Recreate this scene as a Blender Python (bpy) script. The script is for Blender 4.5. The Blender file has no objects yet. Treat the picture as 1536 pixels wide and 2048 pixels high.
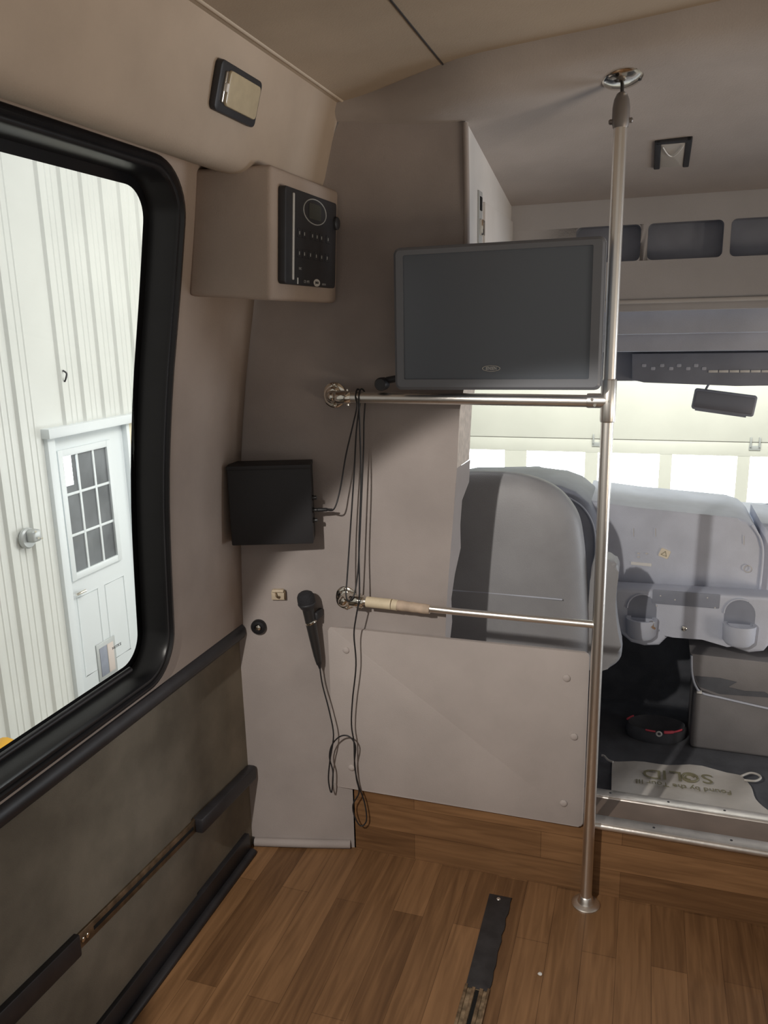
import bpy, bmesh, math, random
from mathutils import Vector, Matrix, Euler
random.seed(7)
S = bpy.context.scene
COL = S.collection
PI = math.pi

# ------------------------------------------------------------------ camera
CAM_H = 1.38
FPX = 1583.7
def cam_matrix(yaw, pitch, roll):
    return (Matrix.Rotation(yaw, 3, 'Z') @ Matrix.Rotation(PI/2+pitch, 3, 'X') @ Matrix.Rotation(roll, 3, 'Z'))
CM = cam_matrix(*[math.radians(a) for a in (18.384, -13.300, -1.321)])
cd = bpy.data.cameras.new('camera')
cam = bpy.data.objects.new('camera', cd); COL.objects.link(cam)
cam.matrix_world = Matrix.Translation((0, 0, CAM_H)) @ CM.to_4x4()
cd.sensor_fit = 'HORIZONTAL'; cd.sensor_width = 36.0; cd.lens = FPX*36.0/1536.0
cd.clip_start = 0.02; cd.clip_end = 100
S.camera = cam
CO = Vector((0, 0, CAM_H))
def ray(u, v): return CM @ Vector(((u-768)/FPX, -(v-1024)/FPX, -1.0))
def PX(u, v, x): d = ray(u, v); return CO + d*((x-CO.x)/d.x)     # point of a photograph pixel on a real plane
def PY(u, v, y): d = ray(u, v); return CO + d*((y-CO.y)/d.y)
def PZ(u, v, z): d = ray(u, v); return CO + d*((z-CO.z)/d.z)

# ------------------------------------------------------------------ view, world, lights
S.view_settings.view_transform = 'Standard'; S.view_settings.look = 'None'
S.view_settings.gamma = 1.0; S.view_settings.use_curve_mapping = False
S.view_settings.exposure = 0.0
try:
    S.cycles.use_denoising = True; S.cycles.max_bounces = 10; S.cycles.diffuse_bounces = 6
    S.cycles.sample_clamp_indirect = 4.0; S.cycles.caustics_reflective = False; S.cycles.caustics_refractive = False
except Exception: pass
W = bpy.data.worlds.new('world'); S.world = W; W.use_nodes = True
W.node_tree.nodes['Background'].inputs[0].default_value = (1.0, 0.95, 0.88, 1)
W.node_tree.nodes['Background'].inputs[1].default_value = 0.36

def area(name, loc, target, size, size_y, power, col):
    l = bpy.data.lights.new(name, 'AREA'); l.shape = 'RECTANGLE'; l.size = size; l.size_y = size_y
    l.energy = power; l.color = col
    o = bpy.data.objects.new(name, l); COL.objects.link(o); o.location = loc
    o.rotation_euler = (Vector(target)-Vector(loc)).to_track_quat('-Z', 'Y').to_euler()
    return o
# shop lights of the garage: one by the white left wall, one ahead; spot and fills are added
def spot(name, loc, target, size_deg, blend, radius, power, col):
    l = bpy.data.lights.new(name, 'SPOT'); l.spot_size = math.radians(size_deg); l.spot_blend = blend
    l.shadow_soft_size = radius; l.energy = power; l.color = col
    o = bpy.data.objects.new(name, l); COL.objects.link(o); o.location = loc
    o.rotation_euler = (Vector(target)-Vector(loc)).to_track_quat('-Z', 'Y').to_euler()
    return o
# added unseen spot by the left cove, throws the lit patch on the bulkhead
spot('patch_spot', (-0.69, -0.10, 1.74), (0.07, 1.757, 0.05), 54, 0.10, 0.030, 165, (1.0, 0.94, 0.86))
area('shop_light_side', (-0.8, 3.4, 4.2), (-4.2, 4.4, -0.8), 0.8, 2.4, 70, (0.97, 0.99, 1.0))
# added warm fill, low outside the right-hand window bays, brightens cove and ceiling
area('fill_right', (2.9, 0.2, 0.10), (-0.75, 1.0, 1.75), 1.2, 0.8, 45, (1.0, 0.84, 0.66))
# added cool fill beyond the passenger side, brightens cab and header
area('fill_cab', (3.4, 2.9, 0.45), (-0.2, 2.2, 1.3), 1.2, 1.0, 46, (0.88, 0.94, 1.0))
area('shop_light_front', (0.5, 5.0, 3.4), (0.2, 8.0, 0.2), 3.0, 0.6, 260, (1.0, 0.98, 0.92))

# ------------------------------------------------------------------ materials
MATS = {}
def mat(name, col, rough=0.6, metal=0.0, var=0.0, scale=8.0, bump=0.0, bscale=200.0, spec=0.5, emit=None, estr=0.0, stretch=None, col2=None, coat=0.0):
    m = bpy.data.materials.new(name); m.use_nodes = True
    nt = m.node_tree; b = nt.nodes['Principled BSDF']
    b.inputs['Base Color'].default_value = (*col, 1); b.inputs['Roughness'].default_value = rough
    b.inputs['Metallic'].default_value = metal; b.inputs['Specular IOR Level'].default_value = spec
    b.inputs['Coat Weight'].default_value = coat
    tc = nt.nodes.new('ShaderNodeTexCoord'); mp = nt.nodes.new('ShaderNodeMapping')
    nt.links.new(tc.outputs['Object'], mp.inputs[0])
    if stretch: mp.inputs['Scale'].default_value = stretch
    if var > 0 or col2:
        n = nt.nodes.new('ShaderNodeTexNoise'); n.inputs['Scale'].default_value = scale; n.inputs['Detail'].default_value = 5
        nt.links.new(mp.outputs[0], n.inputs['Vector'])
        r = nt.nodes.new('ShaderNodeValToRGB')
        c2 = col2 if col2 else tuple(c*(1-var) for c in col); c1 = col if col2 else tuple(min(1, c*(1+var)) for c in col)
        r.color_ramp.elements[0].position = 0.35; r.color_ramp.elements[1].position = 0.65
        r.color_ramp.elements[0].color = (*c2, 1); r.color_ramp.elements[1].color = (*c1, 1)
        nt.links.new(n.outputs['Fac'], r.inputs[0]); nt.links.new(r.outputs[0], b.inputs['Base Color'])
    if bump > 0:
        n2 = nt.nodes.new('ShaderNodeTexNoise'); n2.inputs['Scale'].default_value = bscale; n2.inputs['Detail'].default_value = 3
        nt.links.new(mp.outputs[0], n2.inputs['Vector'])
        bp = nt.nodes.new('ShaderNodeBump'); bp.inputs['Strength'].default_value = bump; bp.inputs['Distance'].default_value = 0.002
        nt.links.new(n2.outputs['Fac'], bp.inputs['Height']); nt.links.new(bp.outputs[0], b.inputs['Normal'])
    if emit:
        b.inputs['Emission Color'].default_value = (*emit, 1); b.inputs['Emission Strength'].default_value = estr
    MATS[name] = m
    return m

def wood_mat(name, along='Y'):
    m = bpy.data.materials.new(name); m.use_nodes = True; nt = m.node_tree; b = nt.nodes['Principled BSDF']
    tc = nt.nodes.new('ShaderNodeTexCoord'); mp = nt.nodes.new('ShaderNodeMapping')
    nt.links.new(tc.outputs['Object'], mp.inputs[0])
    if along == 'Y': mp.inputs['Rotation'].default_value = (0, 0, PI/2)
    else: mp.inputs['Rotation'].default_value = (PI/2, 0, 0)
    br = nt.nodes.new('ShaderNodeTexBrick'); br.offset = 0.37; br.offset_frequency = 2
    br.inputs['Color1'].default_value = (0.48, 0.48, 0.48, 1); br.inputs['Color2'].default_value = (0.92, 0.92, 0.92, 1)
    br.inputs['Mortar'].default_value = (0.25, 0.25, 0.25, 1)
    br.inputs['Scale'].default_value = 1.0; br.inputs['Mortar Size'].default_value = 0.0006
    br.inputs['Brick Width'].default_value = 0.52; br.inputs['Row Height'].default_value = 0.074
    nt.links.new(mp.outputs[0], br.inputs['Vector'])
    st = nt.nodes.new('ShaderNodeMapping'); nt.links.new(mp.outputs[0], st.inputs[0]); st.inputs['Scale'].default_value = (3.0, 42.0, 3.0)
    n = nt.nodes.new('ShaderNodeTexNoise'); n.inputs['Scale'].default_value = 1.6; n.inputs['Detail'].default_value = 8; n.inputs['Distortion'].default_value = 0.8
    nt.links.new(st.outputs[0], n.inputs['Vector'])
    mx = nt.nodes.new('ShaderNodeMix'); mx.data_type = 'FLOAT'; mx.inputs[0].default_value = 0.52
    bw = nt.nodes.new('ShaderNodeRGBToBW'); nt.links.new(br.outputs['Color'], bw.inputs[0])
    nt.links.new(bw.outputs[0], mx.inputs[2]); nt.links.new(n.outputs['Fac'], mx.inputs[3])
    r = nt.nodes.new('ShaderNodeValToRGB'); e = r.color_ramp.elements
    e[0].position = 0.30; e[0].color = (0.065, 0.030, 0.013, 1); e[1].position = 0.85; e[1].color = (0.35, 0.19, 0.090, 1)
    x = e.new(0.55); x.color = (0.18, 0.093, 0.042, 1)
    nt.links.new(mx.outputs[0], r.inputs[0]); nt.links.new(r.outputs[0], b.inputs['Base Color'])
    b.inputs['Roughness'].default_value = 0.42; b.inputs['Specular IOR Level'].default_value = 0.4
    bp = nt.nodes.new('ShaderNodeBump'); bp.inputs['Strength'].default_value = 0.12; bp.inputs['Distance'].default_value = 0.002
    nt.links.new(n.outputs['Fac'], bp.inputs['Height']); nt.links.new(bp.outputs[0], b.inputs['Normal'])
    return m

def glass_mat(name, tint=(1, 1, 1), gloss=0.08):
    m = bpy.data.materials.new(name); m.use_nodes = True; nt = m.node_tree
    for nd in list(nt.nodes):
        if nd.type == 'BSDF_PRINCIPLED': nt.nodes.remove(nd)
    out = [n for n in nt.nodes if n.type == 'OUTPUT_MATERIAL'][0]
    t = nt.nodes.new('ShaderNodeBsdfTransparent'); t.inputs[0].default_value = (*tint, 1)
    g = nt.nodes.new('ShaderNodeBsdfGlossy'); g.inputs['Roughness'].default_value = 0.03
    mx = nt.nodes.new('ShaderNodeMixShader'); mx.inputs[0].default_value = gloss
    nt.links.new(t.outputs[0], mx.inputs[1]); nt.links.new(g.outputs[0], mx.inputs[2]); nt.links.new(mx.outputs[0], out.inputs[0])
    return m

M_fabric   = mat('grey_fabric', (0.36, 0.32, 0.305), 0.9, var=0.09, scale=5, bump=0.25, bscale=350, spec=0.15)
M_cove     = mat('warm_lit_headliner', (0.44, 0.365, 0.30), 0.85, var=0.10, scale=4, bump=0.2, bscale=300, spec=0.2)  # same fabric as the bulkhead, its warm light put into the colour
M_ceiling  = mat('ceiling_headliner', (0.42, 0.345, 0.27), 0.85, var=0.10, scale=3, bump=0.2, bscale=300, spec=0.2)
M_wall     = mat('side_wall_fabric', (0.40, 0.33, 0.285), 0.9, var=0.08, scale=5, bump=0.25, bscale=300, spec=0.15)
M_carpet   = mat('worn_grey_carpet', (0.205, 0.178, 0.138), 0.95, var=0.20, scale=7, bump=0.6, bscale=500, spec=0.1)
M_bead     = mat('cream_bead', (0.62, 0.54, 0.45), 0.6)
M_panel    = mat('light_grey_panel', (0.47, 0.42, 0.40), 0.85, var=0.06, scale=6, bump=0.2, bscale=350, spec=0.2)
M_header   = mat('header_fabric', (0.43, 0.39, 0.37), 0.9, var=0.07, scale=5, bump=0.2, bscale=300, spec=0.15)
M_cabbase  = mat('cab_fabric', (0.52, 0.51, 0.52), 0.9, var=0.05, scale=5, bump=0.2, bscale=300, spec=0.15)  # cab fabric, raised and cooled to carry the windshield glare
M_blacktrim= mat('black_trim', (0.022, 0.021, 0.024), 0.42, var=0.2, scale=20)
M_rubber   = mat('black_rubber', (0.012, 0.012, 0.014), 0.32, var=0.15, scale=20)
M_ceramic  = mat('black_glass_border', (0.004, 0.004, 0.005), 0.25)
M_black    = mat('black_plastic', (0.028, 0.029, 0.034), 0.5, var=0.1, scale=30)
M_blackbox = mat('black_box_paint', (0.020, 0.020, 0.023), 0.55, bump=0.15, bscale=800)
M_steel    = mat('brushed_steel', (0.80, 0.77, 0.73), 0.33, metal=1.0, bump=0.06, bscale=60, stretch=(1, 1, 40))
M_chrome   = mat('chrome', (0.80, 0.76, 0.68), 0.12, metal=1.0)
M_alu      = mat('worn_aluminium', (0.74, 0.70, 0.66), 0.36, metal=0.85, var=0.14, scale=18, bump=0.2, bscale=90)
M_bronze   = mat('tarnished_rail', (0.20, 0.14, 0.085), 0.45, metal=0.8, var=0.35, scale=40)
M_slot     = mat('slot_black', (0.003, 0.003, 0.003), 0.9)
M_wood     = wood_mat('wood_vinyl_floor', 'Y')
M_woodr    = wood_mat('wood_vinyl_riser', 'X')
M_tread    = mat('brown_tread', (0.17, 0.125, 0.10), 0.55, var=0.12, scale=10)
M_cabfloor = mat('dark_cab_carpet', (0.10, 0.104, 0.118), 0.95, var=0.2, scale=12, bump=0.4, bscale=400)  # dark carpet, greyed up by the glare veil put into its colour
M_screen   = mat('dark_screen', (0.105, 0.123, 0.152), 0.22, spec=0.6)  # screen and bezel lightened to slate blue, glare put into the colour
M_bezel    = mat('screen_bezel', (0.165, 0.178, 0.205), 0.40, spec=0.5)
M_logo     = mat('silver_print', (0.70, 0.70, 0.68), 0.4, metal=0.3)
M_dash     = mat('grey_dash_plastic', (0.53, 0.56, 0.65), 0.55, var=0.06, scale=10, bump=0.3, bscale=500)  # grey plastic, lightened and tinted blue to stand in for windshield glare
M_dashd    = mat('dark_dash_plastic', (0.26, 0.28, 0.34), 0.5, var=0.08, scale=12)  # darker dash plastic and pockets, lifted with the same painted glare
M_seat     = mat('grey_vinyl_seat', (0.33, 0.33, 0.345), 0.45, var=0.07, scale=8, bump=0.3, bscale=450)  # grey vinyl, lightened for the glare veil over the cab
M_console  = mat('grey_engine_cover', (0.23, 0.22, 0.225), 0.6, var=0.08, scale=9, bump=0.3, bscale=400)
M_tape     = mat('cream_tape', (0.66, 0.56, 0.40), 0.6, var=0.08, scale=40)
M_tape2    = mat('tan_masking_tape', (0.50, 0.39, 0.30), 0.7, var=0.15, scale=40)
M_cream    = mat('cream_plastic', (0.55, 0.46, 0.34), 0.5, var=0.1, scale=60)
M_cable    = mat('black_cable', (0.018, 0.018, 0.02), 0.5)
M_micmetal = mat('microphone_metal', (0.06, 0.06, 0.062), 0.35, metal=0.6)
M_grille   = mat('microphone_grille', (0.035, 0.036, 0.042), 0.6, metal=0.4, bump=1.0, bscale=900)
M_lens     = mat('ribbed_lens', (0.50, 0.43, 0.30), 0.35, var=0.05, scale=60, coat=0.3)
M_lens2    = mat('frosted_lens', (0.50, 0.47, 0.43), 0.35, coat=0.3)
M_cloth    = mat('white_cloth', (0.60, 0.57, 0.53), 0.9, var=0.06, scale=12, bump=0.3, bscale=60)
M_print    = mat('olive_print', (0.26, 0.24, 0.15), 0.8)
M_beige    = mat('beige_cut_edge', (0.72, 0.62, 0.54), 0.8, var=0.12, scale=60, bump=0.4, bscale=200)
M_whiteside= mat('white_grey_panel', (0.62, 0.60, 0.585), 0.6, var=0.04, scale=8)
M_siding   = mat('white_metal_siding', (0.68, 0.69, 0.66), 0.4, var=0.03, scale=2)
M_doorw    = mat('white_painted_door', (0.74, 0.78, 0.80), 0.4)
M_creamtrim= mat('cream_trim', (0.78, 0.71, 0.54), 0.5)
M_pane     = mat('dark_door_glass', (0.15, 0.16, 0.17), 0.45, spec=0.25, var=0.25, scale=3)
M_garagedr = mat('garage_door_paint', (0.70, 0.70, 0.64), 0.5, var=0.04, scale=2)
M_daylit   = mat('daylight_pane', (0.9, 0.95, 1.0), 0.2, emit=(0.93, 0.97, 1.0), estr=10.0)
M_concrete = mat('garage_concrete', (0.30, 0.29, 0.27), 0.7, var=0.15, scale=2)
M_yellow   = mat('yellow_paint', (0.80, 0.42, 0.03), 0.45)
M_pink     = mat('pink_piping', (0.75, 0.10, 0.14), 0.6)
M_white    = mat('white_plastic', (0.75, 0.74, 0.72), 0.45)
M_paper    = mat('paper_sticker', (0.80, 0.72, 0.58), 0.7)
M_greybox  = mat('galvanised_grey', (0.50, 0.52, 0.52), 0.4, metal=0.3)
M_glass    = glass_mat('window_glass', (0.97, 0.985, 0.97), 0.03)
M_wglass   = glass_mat('windshield_glass', (0.93, 0.96, 0.93), 0.03)

# ------------------------------------------------------------------ helpers
def link(name, me, m=None, parent=None, smooth=None):
    o = bpy.data.objects.new(name, me); COL.objects.link(o)
    if m is not None: me.materials.append(m)
    if parent is not None: o.parent = parent
    if smooth is not None:
        for p in me.polygons: p.use_smooth = True
        me.set_sharp_from_angle(angle=math.radians(smooth))
    return o
def from_bm(name, bm, m, parent=None, smooth=40):
    bmesh.ops.recalc_face_normals(bm, faces=bm.faces)
    me = bpy.data.meshes.new(name); bm.to_mesh(me); bm.free()
    return link(name, me, m, parent, smooth)
def from_data(name, vs, fs, m, parent=None, smooth=40, thick=0.0):
    bm = bmesh.new(); vv = [bm.verts.new(v) for v in vs]
    for f in fs:
        try: bm.faces.new([vv[i] for i in f])
        except ValueError: pass
    if thick:
        bmesh.ops.recalc_face_normals(bm, faces=bm.faces)
        bmesh.ops.solidify(bm, geom=bm.faces[:], thickness=thick)
    return from_bm(name, bm, m, parent, smooth)
def tag(o, label=None, cat=None, group=None, kind=None):
    if label: o['label'] = label
    if cat: o['category'] = cat
    if group: o['group'] = group
    if kind: o['kind'] = kind
    return o
def thing(name, label, cat, loc=(0, 0, 0), group=None):
    o = bpy.data.objects.new(name, None); o.empty_display_size = 0.05; COL.objects.link(o)
    o.location = loc; tag(o, label, cat, group); return o
def rel(parent, objs=None):
    """keep world position of children of an Empty built in world coordinates"""
    for c in COL.objects:
        if c.parent == parent and 'placed' not in c.keys():
            c.matrix_parent_inverse = Matrix.Translation(-parent.location)
def bev(bm, r, seg=2):
    if r > 0:
        bmesh.ops.bevel(bm, geom=bm.edges[:], offset=r, segments=seg, profile=0.5, affect='EDGES', clamp_overlap=True)
def add_box(bm, a, b, r=0.0, seg=2, M=None):
    t = bmesh.new()
    lo = Vector((min(a[0], b[0]), min(a[1], b[1]), min(a[2], b[2]))); hi = Vector((max(a[0], b[0]), max(a[1], b[1]), max(a[2], b[2])))
    bmesh.ops.create_cube(t, size=1.0)
    for v in t.verts: v.co = Vector([(lo[i]+hi[i])/2 + v.co[i]*(hi[i]-lo[i]) for i in range(3)])
    bev(t, r, seg)
    if M is not None: t.transform(M)
    merge(bm, t)
def merge(bm, t):
    me = bpy.data.meshes.new('tmp'); t.to_mesh(me); t.free(); bm.from_mesh(me); bpy.data.meshes.remove(me)
def box(name, a, b, m, parent=None, r=0.003, seg=2, M=None):
    bm = bmesh.new(); add_box(bm, a, b, r, seg, M); return from_bm(name, bm, m, parent)
def frame_of(d):
    d = Vector(d).normalized(); up = Vector((0, 0, 1)) if abs(d.z) < 0.9 else Vector((1, 0, 0))
    x = up.cross(d).normalized(); return x, d.cross(x).normalized(), d
def add_lathe(bm, base, axis, prof, n=28):
    """prof: list of (distance along axis, radius)"""
    x, y, d = frame_of(axis); base = Vector(base); rings = []
    for (t, r) in prof:
        rings.append([bm.verts.new(base + d*t + (x*math.cos(2*PI*k/n) + y*math.sin(2*PI*k/n))*max(r, 1e-5)) for k in range(n)])
    for a, b in zip(rings, rings[1:]):
        for k in range(n): bm.faces.new((a[k], a[(k+1) % n], b[(k+1) % n], b[k]))
    bm.faces.new(rings[0]); bm.faces.new(rings[-1][::-1])
def lathe(name, base, axis, prof, m, parent=None, n=28, smooth=40):
    bm = bmesh.new(); add_lathe(bm, base, axis, prof, n); return from_bm(name, bm, m, parent, smooth)
def add_tube(bm, pts, r, n=10, closed=False):
    pts = [Vector(p) for p in pts]; N = len(pts); rings = []; prevx = None
    for i, p in enumerate(pts):
        a = pts[(i-1) % N] if (closed or i > 0) else p; b = pts[(i+1) % N] if (closed or i < N-1) else p
        d = (b-a).normalized()
        if prevx is None: x, y, d = frame_of(d)
        else:
            x = (prevx - d*prevx.dot(d)).normalized(); y = d.cross(x)
        prevx = x
        rr = r[i] if isinstance(r, (list, tuple)) else r
        rings.append([bm.verts.new(p + (x*math.cos(2*PI*k/n) + y*math.sin(2*PI*k/n))*rr) for k in range(n)])
    pairs = list(zip(rings, rings[1:])) + ([(rings[-1], rings[0])] if closed else [])
    for a, b in pairs:
        for k in range(n): bm.faces.new((a[k], a[(k+1) % n], b[(k+1) % n], b[k]))
    if not closed: bm.faces.new(rings[0]); bm.faces.new(rings[-1][::-1])
def spline(pts, sub=8, closed=False):
    P = [Vector(p) for p in pts]; out = []; N = len(P)
    rng = range(N) if closed else range(N-1)
    for i in rng:
        if closed: p0, p1, p2, p3 = P[(i-1) % N], P[i], P[(i+1) % N], P[(i+2) % N]
        else: p0, p1, p2, p3 = P[max(i-1, 0)], P[i], P[i+1], P[min(i+2, N-1)]
        for k in range(sub):
            t = k/sub
            out.append(0.5*((2*p1) + (p2-p0)*t + (2*p0-5*p1+4*p2-p3)*t*t + (3*p1-p0-3*p2+p3)*t*t*t))
    if not closed: out.append(P[-1])
    return out
def tube(name, pts, r, m, parent=None, n=10, closed=False, sub=0):
    if sub: pts = spline(pts, sub, closed)
    bm = bmesh.new(); add_tube(bm, pts, r, n, closed); return from_bm(name, bm, m, parent, 60)
def rrect(cu, cv, w, h, r, n=6):
    """rounded rectangle outline in 2D, counter-clockwise"""
    out = []
    for (sx, sy, a0) in ((1, 1, 0), (-1, 1, 90), (-1, -1, 180), (1, -1, 270)):
        for k in range(n+1):
            a = math.radians(a0+90*k/n); out.append((cu+sx*(w/2-r)+r*math.cos(a), cv+sy*(h/2-r)+r*math.sin(a)))
    return out
def add_prism(bm, outline, conv, depth, r=0.0, seg=2):
    """outline 2D points; conv(u, v, d) gives 3D point; extruded from d=0 to d=depth"""
    t = bmesh.new()
    a = [t.verts.new(conv(u, v, 0)) for u, v in outline]; b = [t.verts.new(conv(u, v, depth)) for u, v in outline]; N = len(a)
    fa = t.faces.new(a); fb = t.faces.new(b[::-1])
    for k in range(N): t.faces.new((a[k], b[k], b[(k+1) % N], a[(k+1) % N]))
    if r > 0:
        es = [e for e in t.edges if (e in fb.edges[:] or e in fa.edges[:])]
        bmesh.ops.bevel(t, geom=es, offset=r, segments=seg, profile=0.5, affect='EDGES', clamp_overlap=True)
    merge(bm, t)
def prism(name, outline, conv, depth, m, parent=None, r=0.0, seg=2, smooth=35):
    bm = bmesh.new(); add_prism(bm, outline, conv, depth, r, seg); return from_bm(name, bm, m, parent, smooth)
def text(name, body, size, origin, right, up, m, parent=None, depth=0.0006, align='CENTER', sx=1.0):
    c = bpy.data.curves.new('t', 'FONT'); c.body = body; c.size = size; c.extrude = depth/2; c.align_x = align; c.align_y = 'CENTER'; c.resolution_u = 3
    o = bpy.data.objects.new('t', c); COL.objects.link(o)
    dg = bpy.context.evaluated_depsgraph_get(); me = bpy.data.meshes.new_from_object(o.evaluated_get(dg))
    bpy.data.objects.remove(o); bpy.data.curves.remove(c)
    right = Vector(right).normalized(); up = Vector(up).normalized(); nrm = right.cross(up)
    for v in me.vertices: v.co = Vector(origin) + right*(v.co.x*sx) + up*v.co.y + nrm*v.co.z
    me.materials.clear()
    return link(name, me, m, parent)
def interp(tab, x):
    if x <= tab[0][0]: return tab[0][1]
    for i in range(len(tab)-1):
        (a, fa), (b, fb) = tab[i], tab[i+1]
        if x <= b:
            t = (x-a)/(b-a)
            m0 = (fb-fa)/(b-a) if i == 0 else (fb-tab[i-1][1])/(b-tab[i-1][0])
            m1 = (fb-fa)/(b-a) if i == len(tab)-2 else (tab[i+2][1]-fa)/(tab[i+2][0]-a)
            h = b-a
            return (2*t**3-3*t*t+1)*fa + (t**3-2*t*t+t)*h*m0 + (-2*t**3+3*t*t)*fb + (t**3-t*t)*h*m1
    return tab[-1][1]

# ------------------------------------------------------------------ bus shell
YB = 1.757           # bulkhead plane behind the driver
YBACK = -0.55        # where the built part of the cabin ends, behind the photographer
WALL = [(0, -.965), (.24, -.963), (.61, -.963), (.84, -.955), (1.06, -.941), (1.26, -.914), (1.44, -.88), (1.60, -.852), (1.70, -.838)]
def wx(z): return interp(WALL, z)

# floor
o = box('floor', (-1.02, YBACK, -0.06), (1.20, YB+0.02, 0.0), M_wood, r=0); tag(o, kind='structure')
# wood riser up to the cab sill
bm = bmesh.new()
add_box(bm, (-0.69, YB, 0.0), (1.10, YB+0.03, 0.186))
o = from_bm('trim_1', bm, M_woodr); tag(o, 'wood-look vinyl riser across the step below the grey partition', kind='structure')
o = box('trim_2', (-0.10, YB+0.03, 0.10), (1.10, 1.905, 0.1965), M_tread, r=0); tag(o, 'brown tread between the two aluminium strips', kind='structure')

# left wall with window hole, loops between rounded window hole and outer rectangle
WY0, WY1, WZ0, WZ1, WR = 0.20, 1.388, 0.649, 1.680, 0.105      # outer edge of the window frame
def loop_rr(dy, dr=0.0, n=10):
    """rounded rect of the window shrunk by dy, as (y, z) points"""
    w = WY1-WY0-2*dy; h = WZ1-WZ0-2*dy
    return rrect((WY0+WY1)/2, (WZ0+WZ1)/2, w, h, max(0.02, WR-dy+dr), n)
def dense(loop, step=0.05):
    out = []
    for i, p in enumerate(loop):
        q = loop[(i+1) % len(loop)]; L = math.hypot(q[0]-p[0], q[1]-p[1]); k = max(1, int(L/step))
        for j in range(k): out.append((p[0]+(q[0]-p[0])*j/k, p[1]+(q[1]-p[1])*j/k))
    return out
inner = dense(loop_rr(0.012))
OY0, OY1, OZ0, OZ1 = YBACK, 1.70, 0.62, 1.695
def to_outer(p):
    cy, cz = (WY0+WY1)/2, (WZ0+WZ1)/2; dy, dz = p[0]-cy, p[1]-cz
    t = min(((OY1-cy)/dy if dy > 0 else (OY0-cy)/dy) if abs(dy) > 1e-9 else 1e9, ((OZ1-cz)/dz if dz > 0 else (OZ0-cz)/dz) if abs(dz) > 1e-9 else 1e9)
    return (cy+dy*t, cz+dz*t)
bm = bmesh.new(); K = 8; rings = []
for k in range(K+1):
    ring = []
    for p in inner:
        q = to_outer(p); t = k/K; y = p[0]+(q[0]-p[0])*t; z = p[1]+(q[1]-p[1])*t
        ring.append(bm.verts.new((wx(z), y, z)))
    rings.append(ring)
N = len(inner)
for a, b in zip(rings, rings[1:]):
    for k in range(N): bm.faces.new((a[k], a[(k+1) % N], b[(k+1) % N], b[k]))
# corners of the outer rectangle, filled
outp = [to_outer(p) for p in inner]
for cyz in ((OY0, OZ0), (OY0, OZ1), (OY1, OZ0), (OY1, OZ1)):
    best = None
    for k in range(N):
        a, b = outp[k], outp[(k+1) % N]
        ony = (abs(a[0]-cyz[0]) < 1e-6 and abs(b[1]-cyz[1]) < 1e-6) or (abs(a[1]-cyz[1]) < 1e-6 and abs(b[0]-cyz[0]) < 1e-6)
        if ony: best = k
    if best is not None:
        v = bm.verts.new((wx(cyz[1]), cyz[0], cyz[1]))
        try: bm.faces.new((rings[-1][best], rings[-1][(best+1) % N], v))
        except ValueError: pass
o = from_bm('wall_left', bm, M_wall, smooth=60); tag(o, kind='structure')
sm = o.modifiers.new('s', 'SOLIDIFY'); sm.thickness = 0.012; sm.offset = 1 if False else -1
# lower left wall in dark carpet
vs, fs = [], []
zs = [0, .08, .16, .24, .35, .45, .55, .625]
ys = [YBACK, 0.2, 0.9, 1.405, 1.41, 1.55, 1.70]
for z in zs:
    for y in ys: vs.append((wx(z)+(0.004 if y < 1.407 else 0.0), y, z))
n = len(ys)
for i in range(len(zs)-1):
    for j in range(n-1): fs.append((i*n+j, i*n+j+1, (i+1)*n+j+1, (i+1)*n+j))
o = from_data('wall_left_lower', vs, fs, M_carpet, smooth=60); tag(o, kind='structure')

# cove: padded duct panel between wall and ceiling
COVE = [(-.838, 1.690), (-.810, 1.676), (-.775, 1.664), (-.745, 1.660), (-.722, 1.668), (-.707, 1.690), (-.698, 1.722), (-.684, 1.775), (-.664, 1.835), (-.652, 1.856)]
cp = spline([(x, 0, z) for x, z in COVE], 4)
vs, fs = [], []
for y in (YBACK, 0.6, 1.2, 1.765):
    for p in cp: vs.append((p.x, y, p.z))
n = len(cp)
for i in range(3):
    for j in range(n-1): fs.append((i*n+j, i*n+j+1, (i+1)*n+j+1, (i+1)*n+j))
o = from_data('wall_left_upper', vs, fs, M_cove, smooth=60); tag(o, kind='structure')
# beads
for nm, (x, z), r, y1 in (('trim_3', (-.829, 1.690), 0.0052, 1.50), ('trim_4', (-.648, 1.850), 0.0062, 1.735)):
    tube(nm, [(x, YBACK, z), (x, y1*0.6, z), (x, y1, z)], r, M_bead, n=10)
    tag(bpy.data.objects[nm], kind='structure')

# ceiling, crowned; front edge curves forward at its left end
CEIL = [(-.665, 1.852), (-.40, 1.876), (-.22, 1.890), (-.085, 1.899), (.054, 1.911), (.16, 1.919), (.50, 1.918), (.95, 1.86)]
def cz(x): return interp(CEIL, x)
def ye(x):
    t = min(1, max(0, (x+.665)/.35)); t = t*t*(3-2*t); return 1.735 - 0.105*t
vs, fs = [], []
xs = [-.665+i*(1.615/32) for i in range(33)]
for x in xs:
    for t in (0, .5, .9, 1.0):
        y = 0.40 + (ye(x)-0.40)*t; vs.append((x, y, cz(x)-(0.0)))
for i in range(len(xs)-1):
    for j in range(3): fs.append((i*4+j, i*4+j+1, (i+1)*4+j+1, (i+1)*4+j))
o = from_data('ceiling', vs, fs, M_ceiling, smooth=60, thick=0.008); tag(o, kind='structure')
o = box('trim_5', (-.4052, 0.42, cz(-.405)-.0105), (-.4036, ye(-.405), cz(-.405)+.001), M_black, r=0); tag(o, kind='structure')

o = tube('trim_18', [(x, ye(x)+.001, cz(x)-.007) for x in [-.66+i*.05 for i in range(33)]], .0022, M_black, n=8); tag(o, kind='structure')
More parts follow.
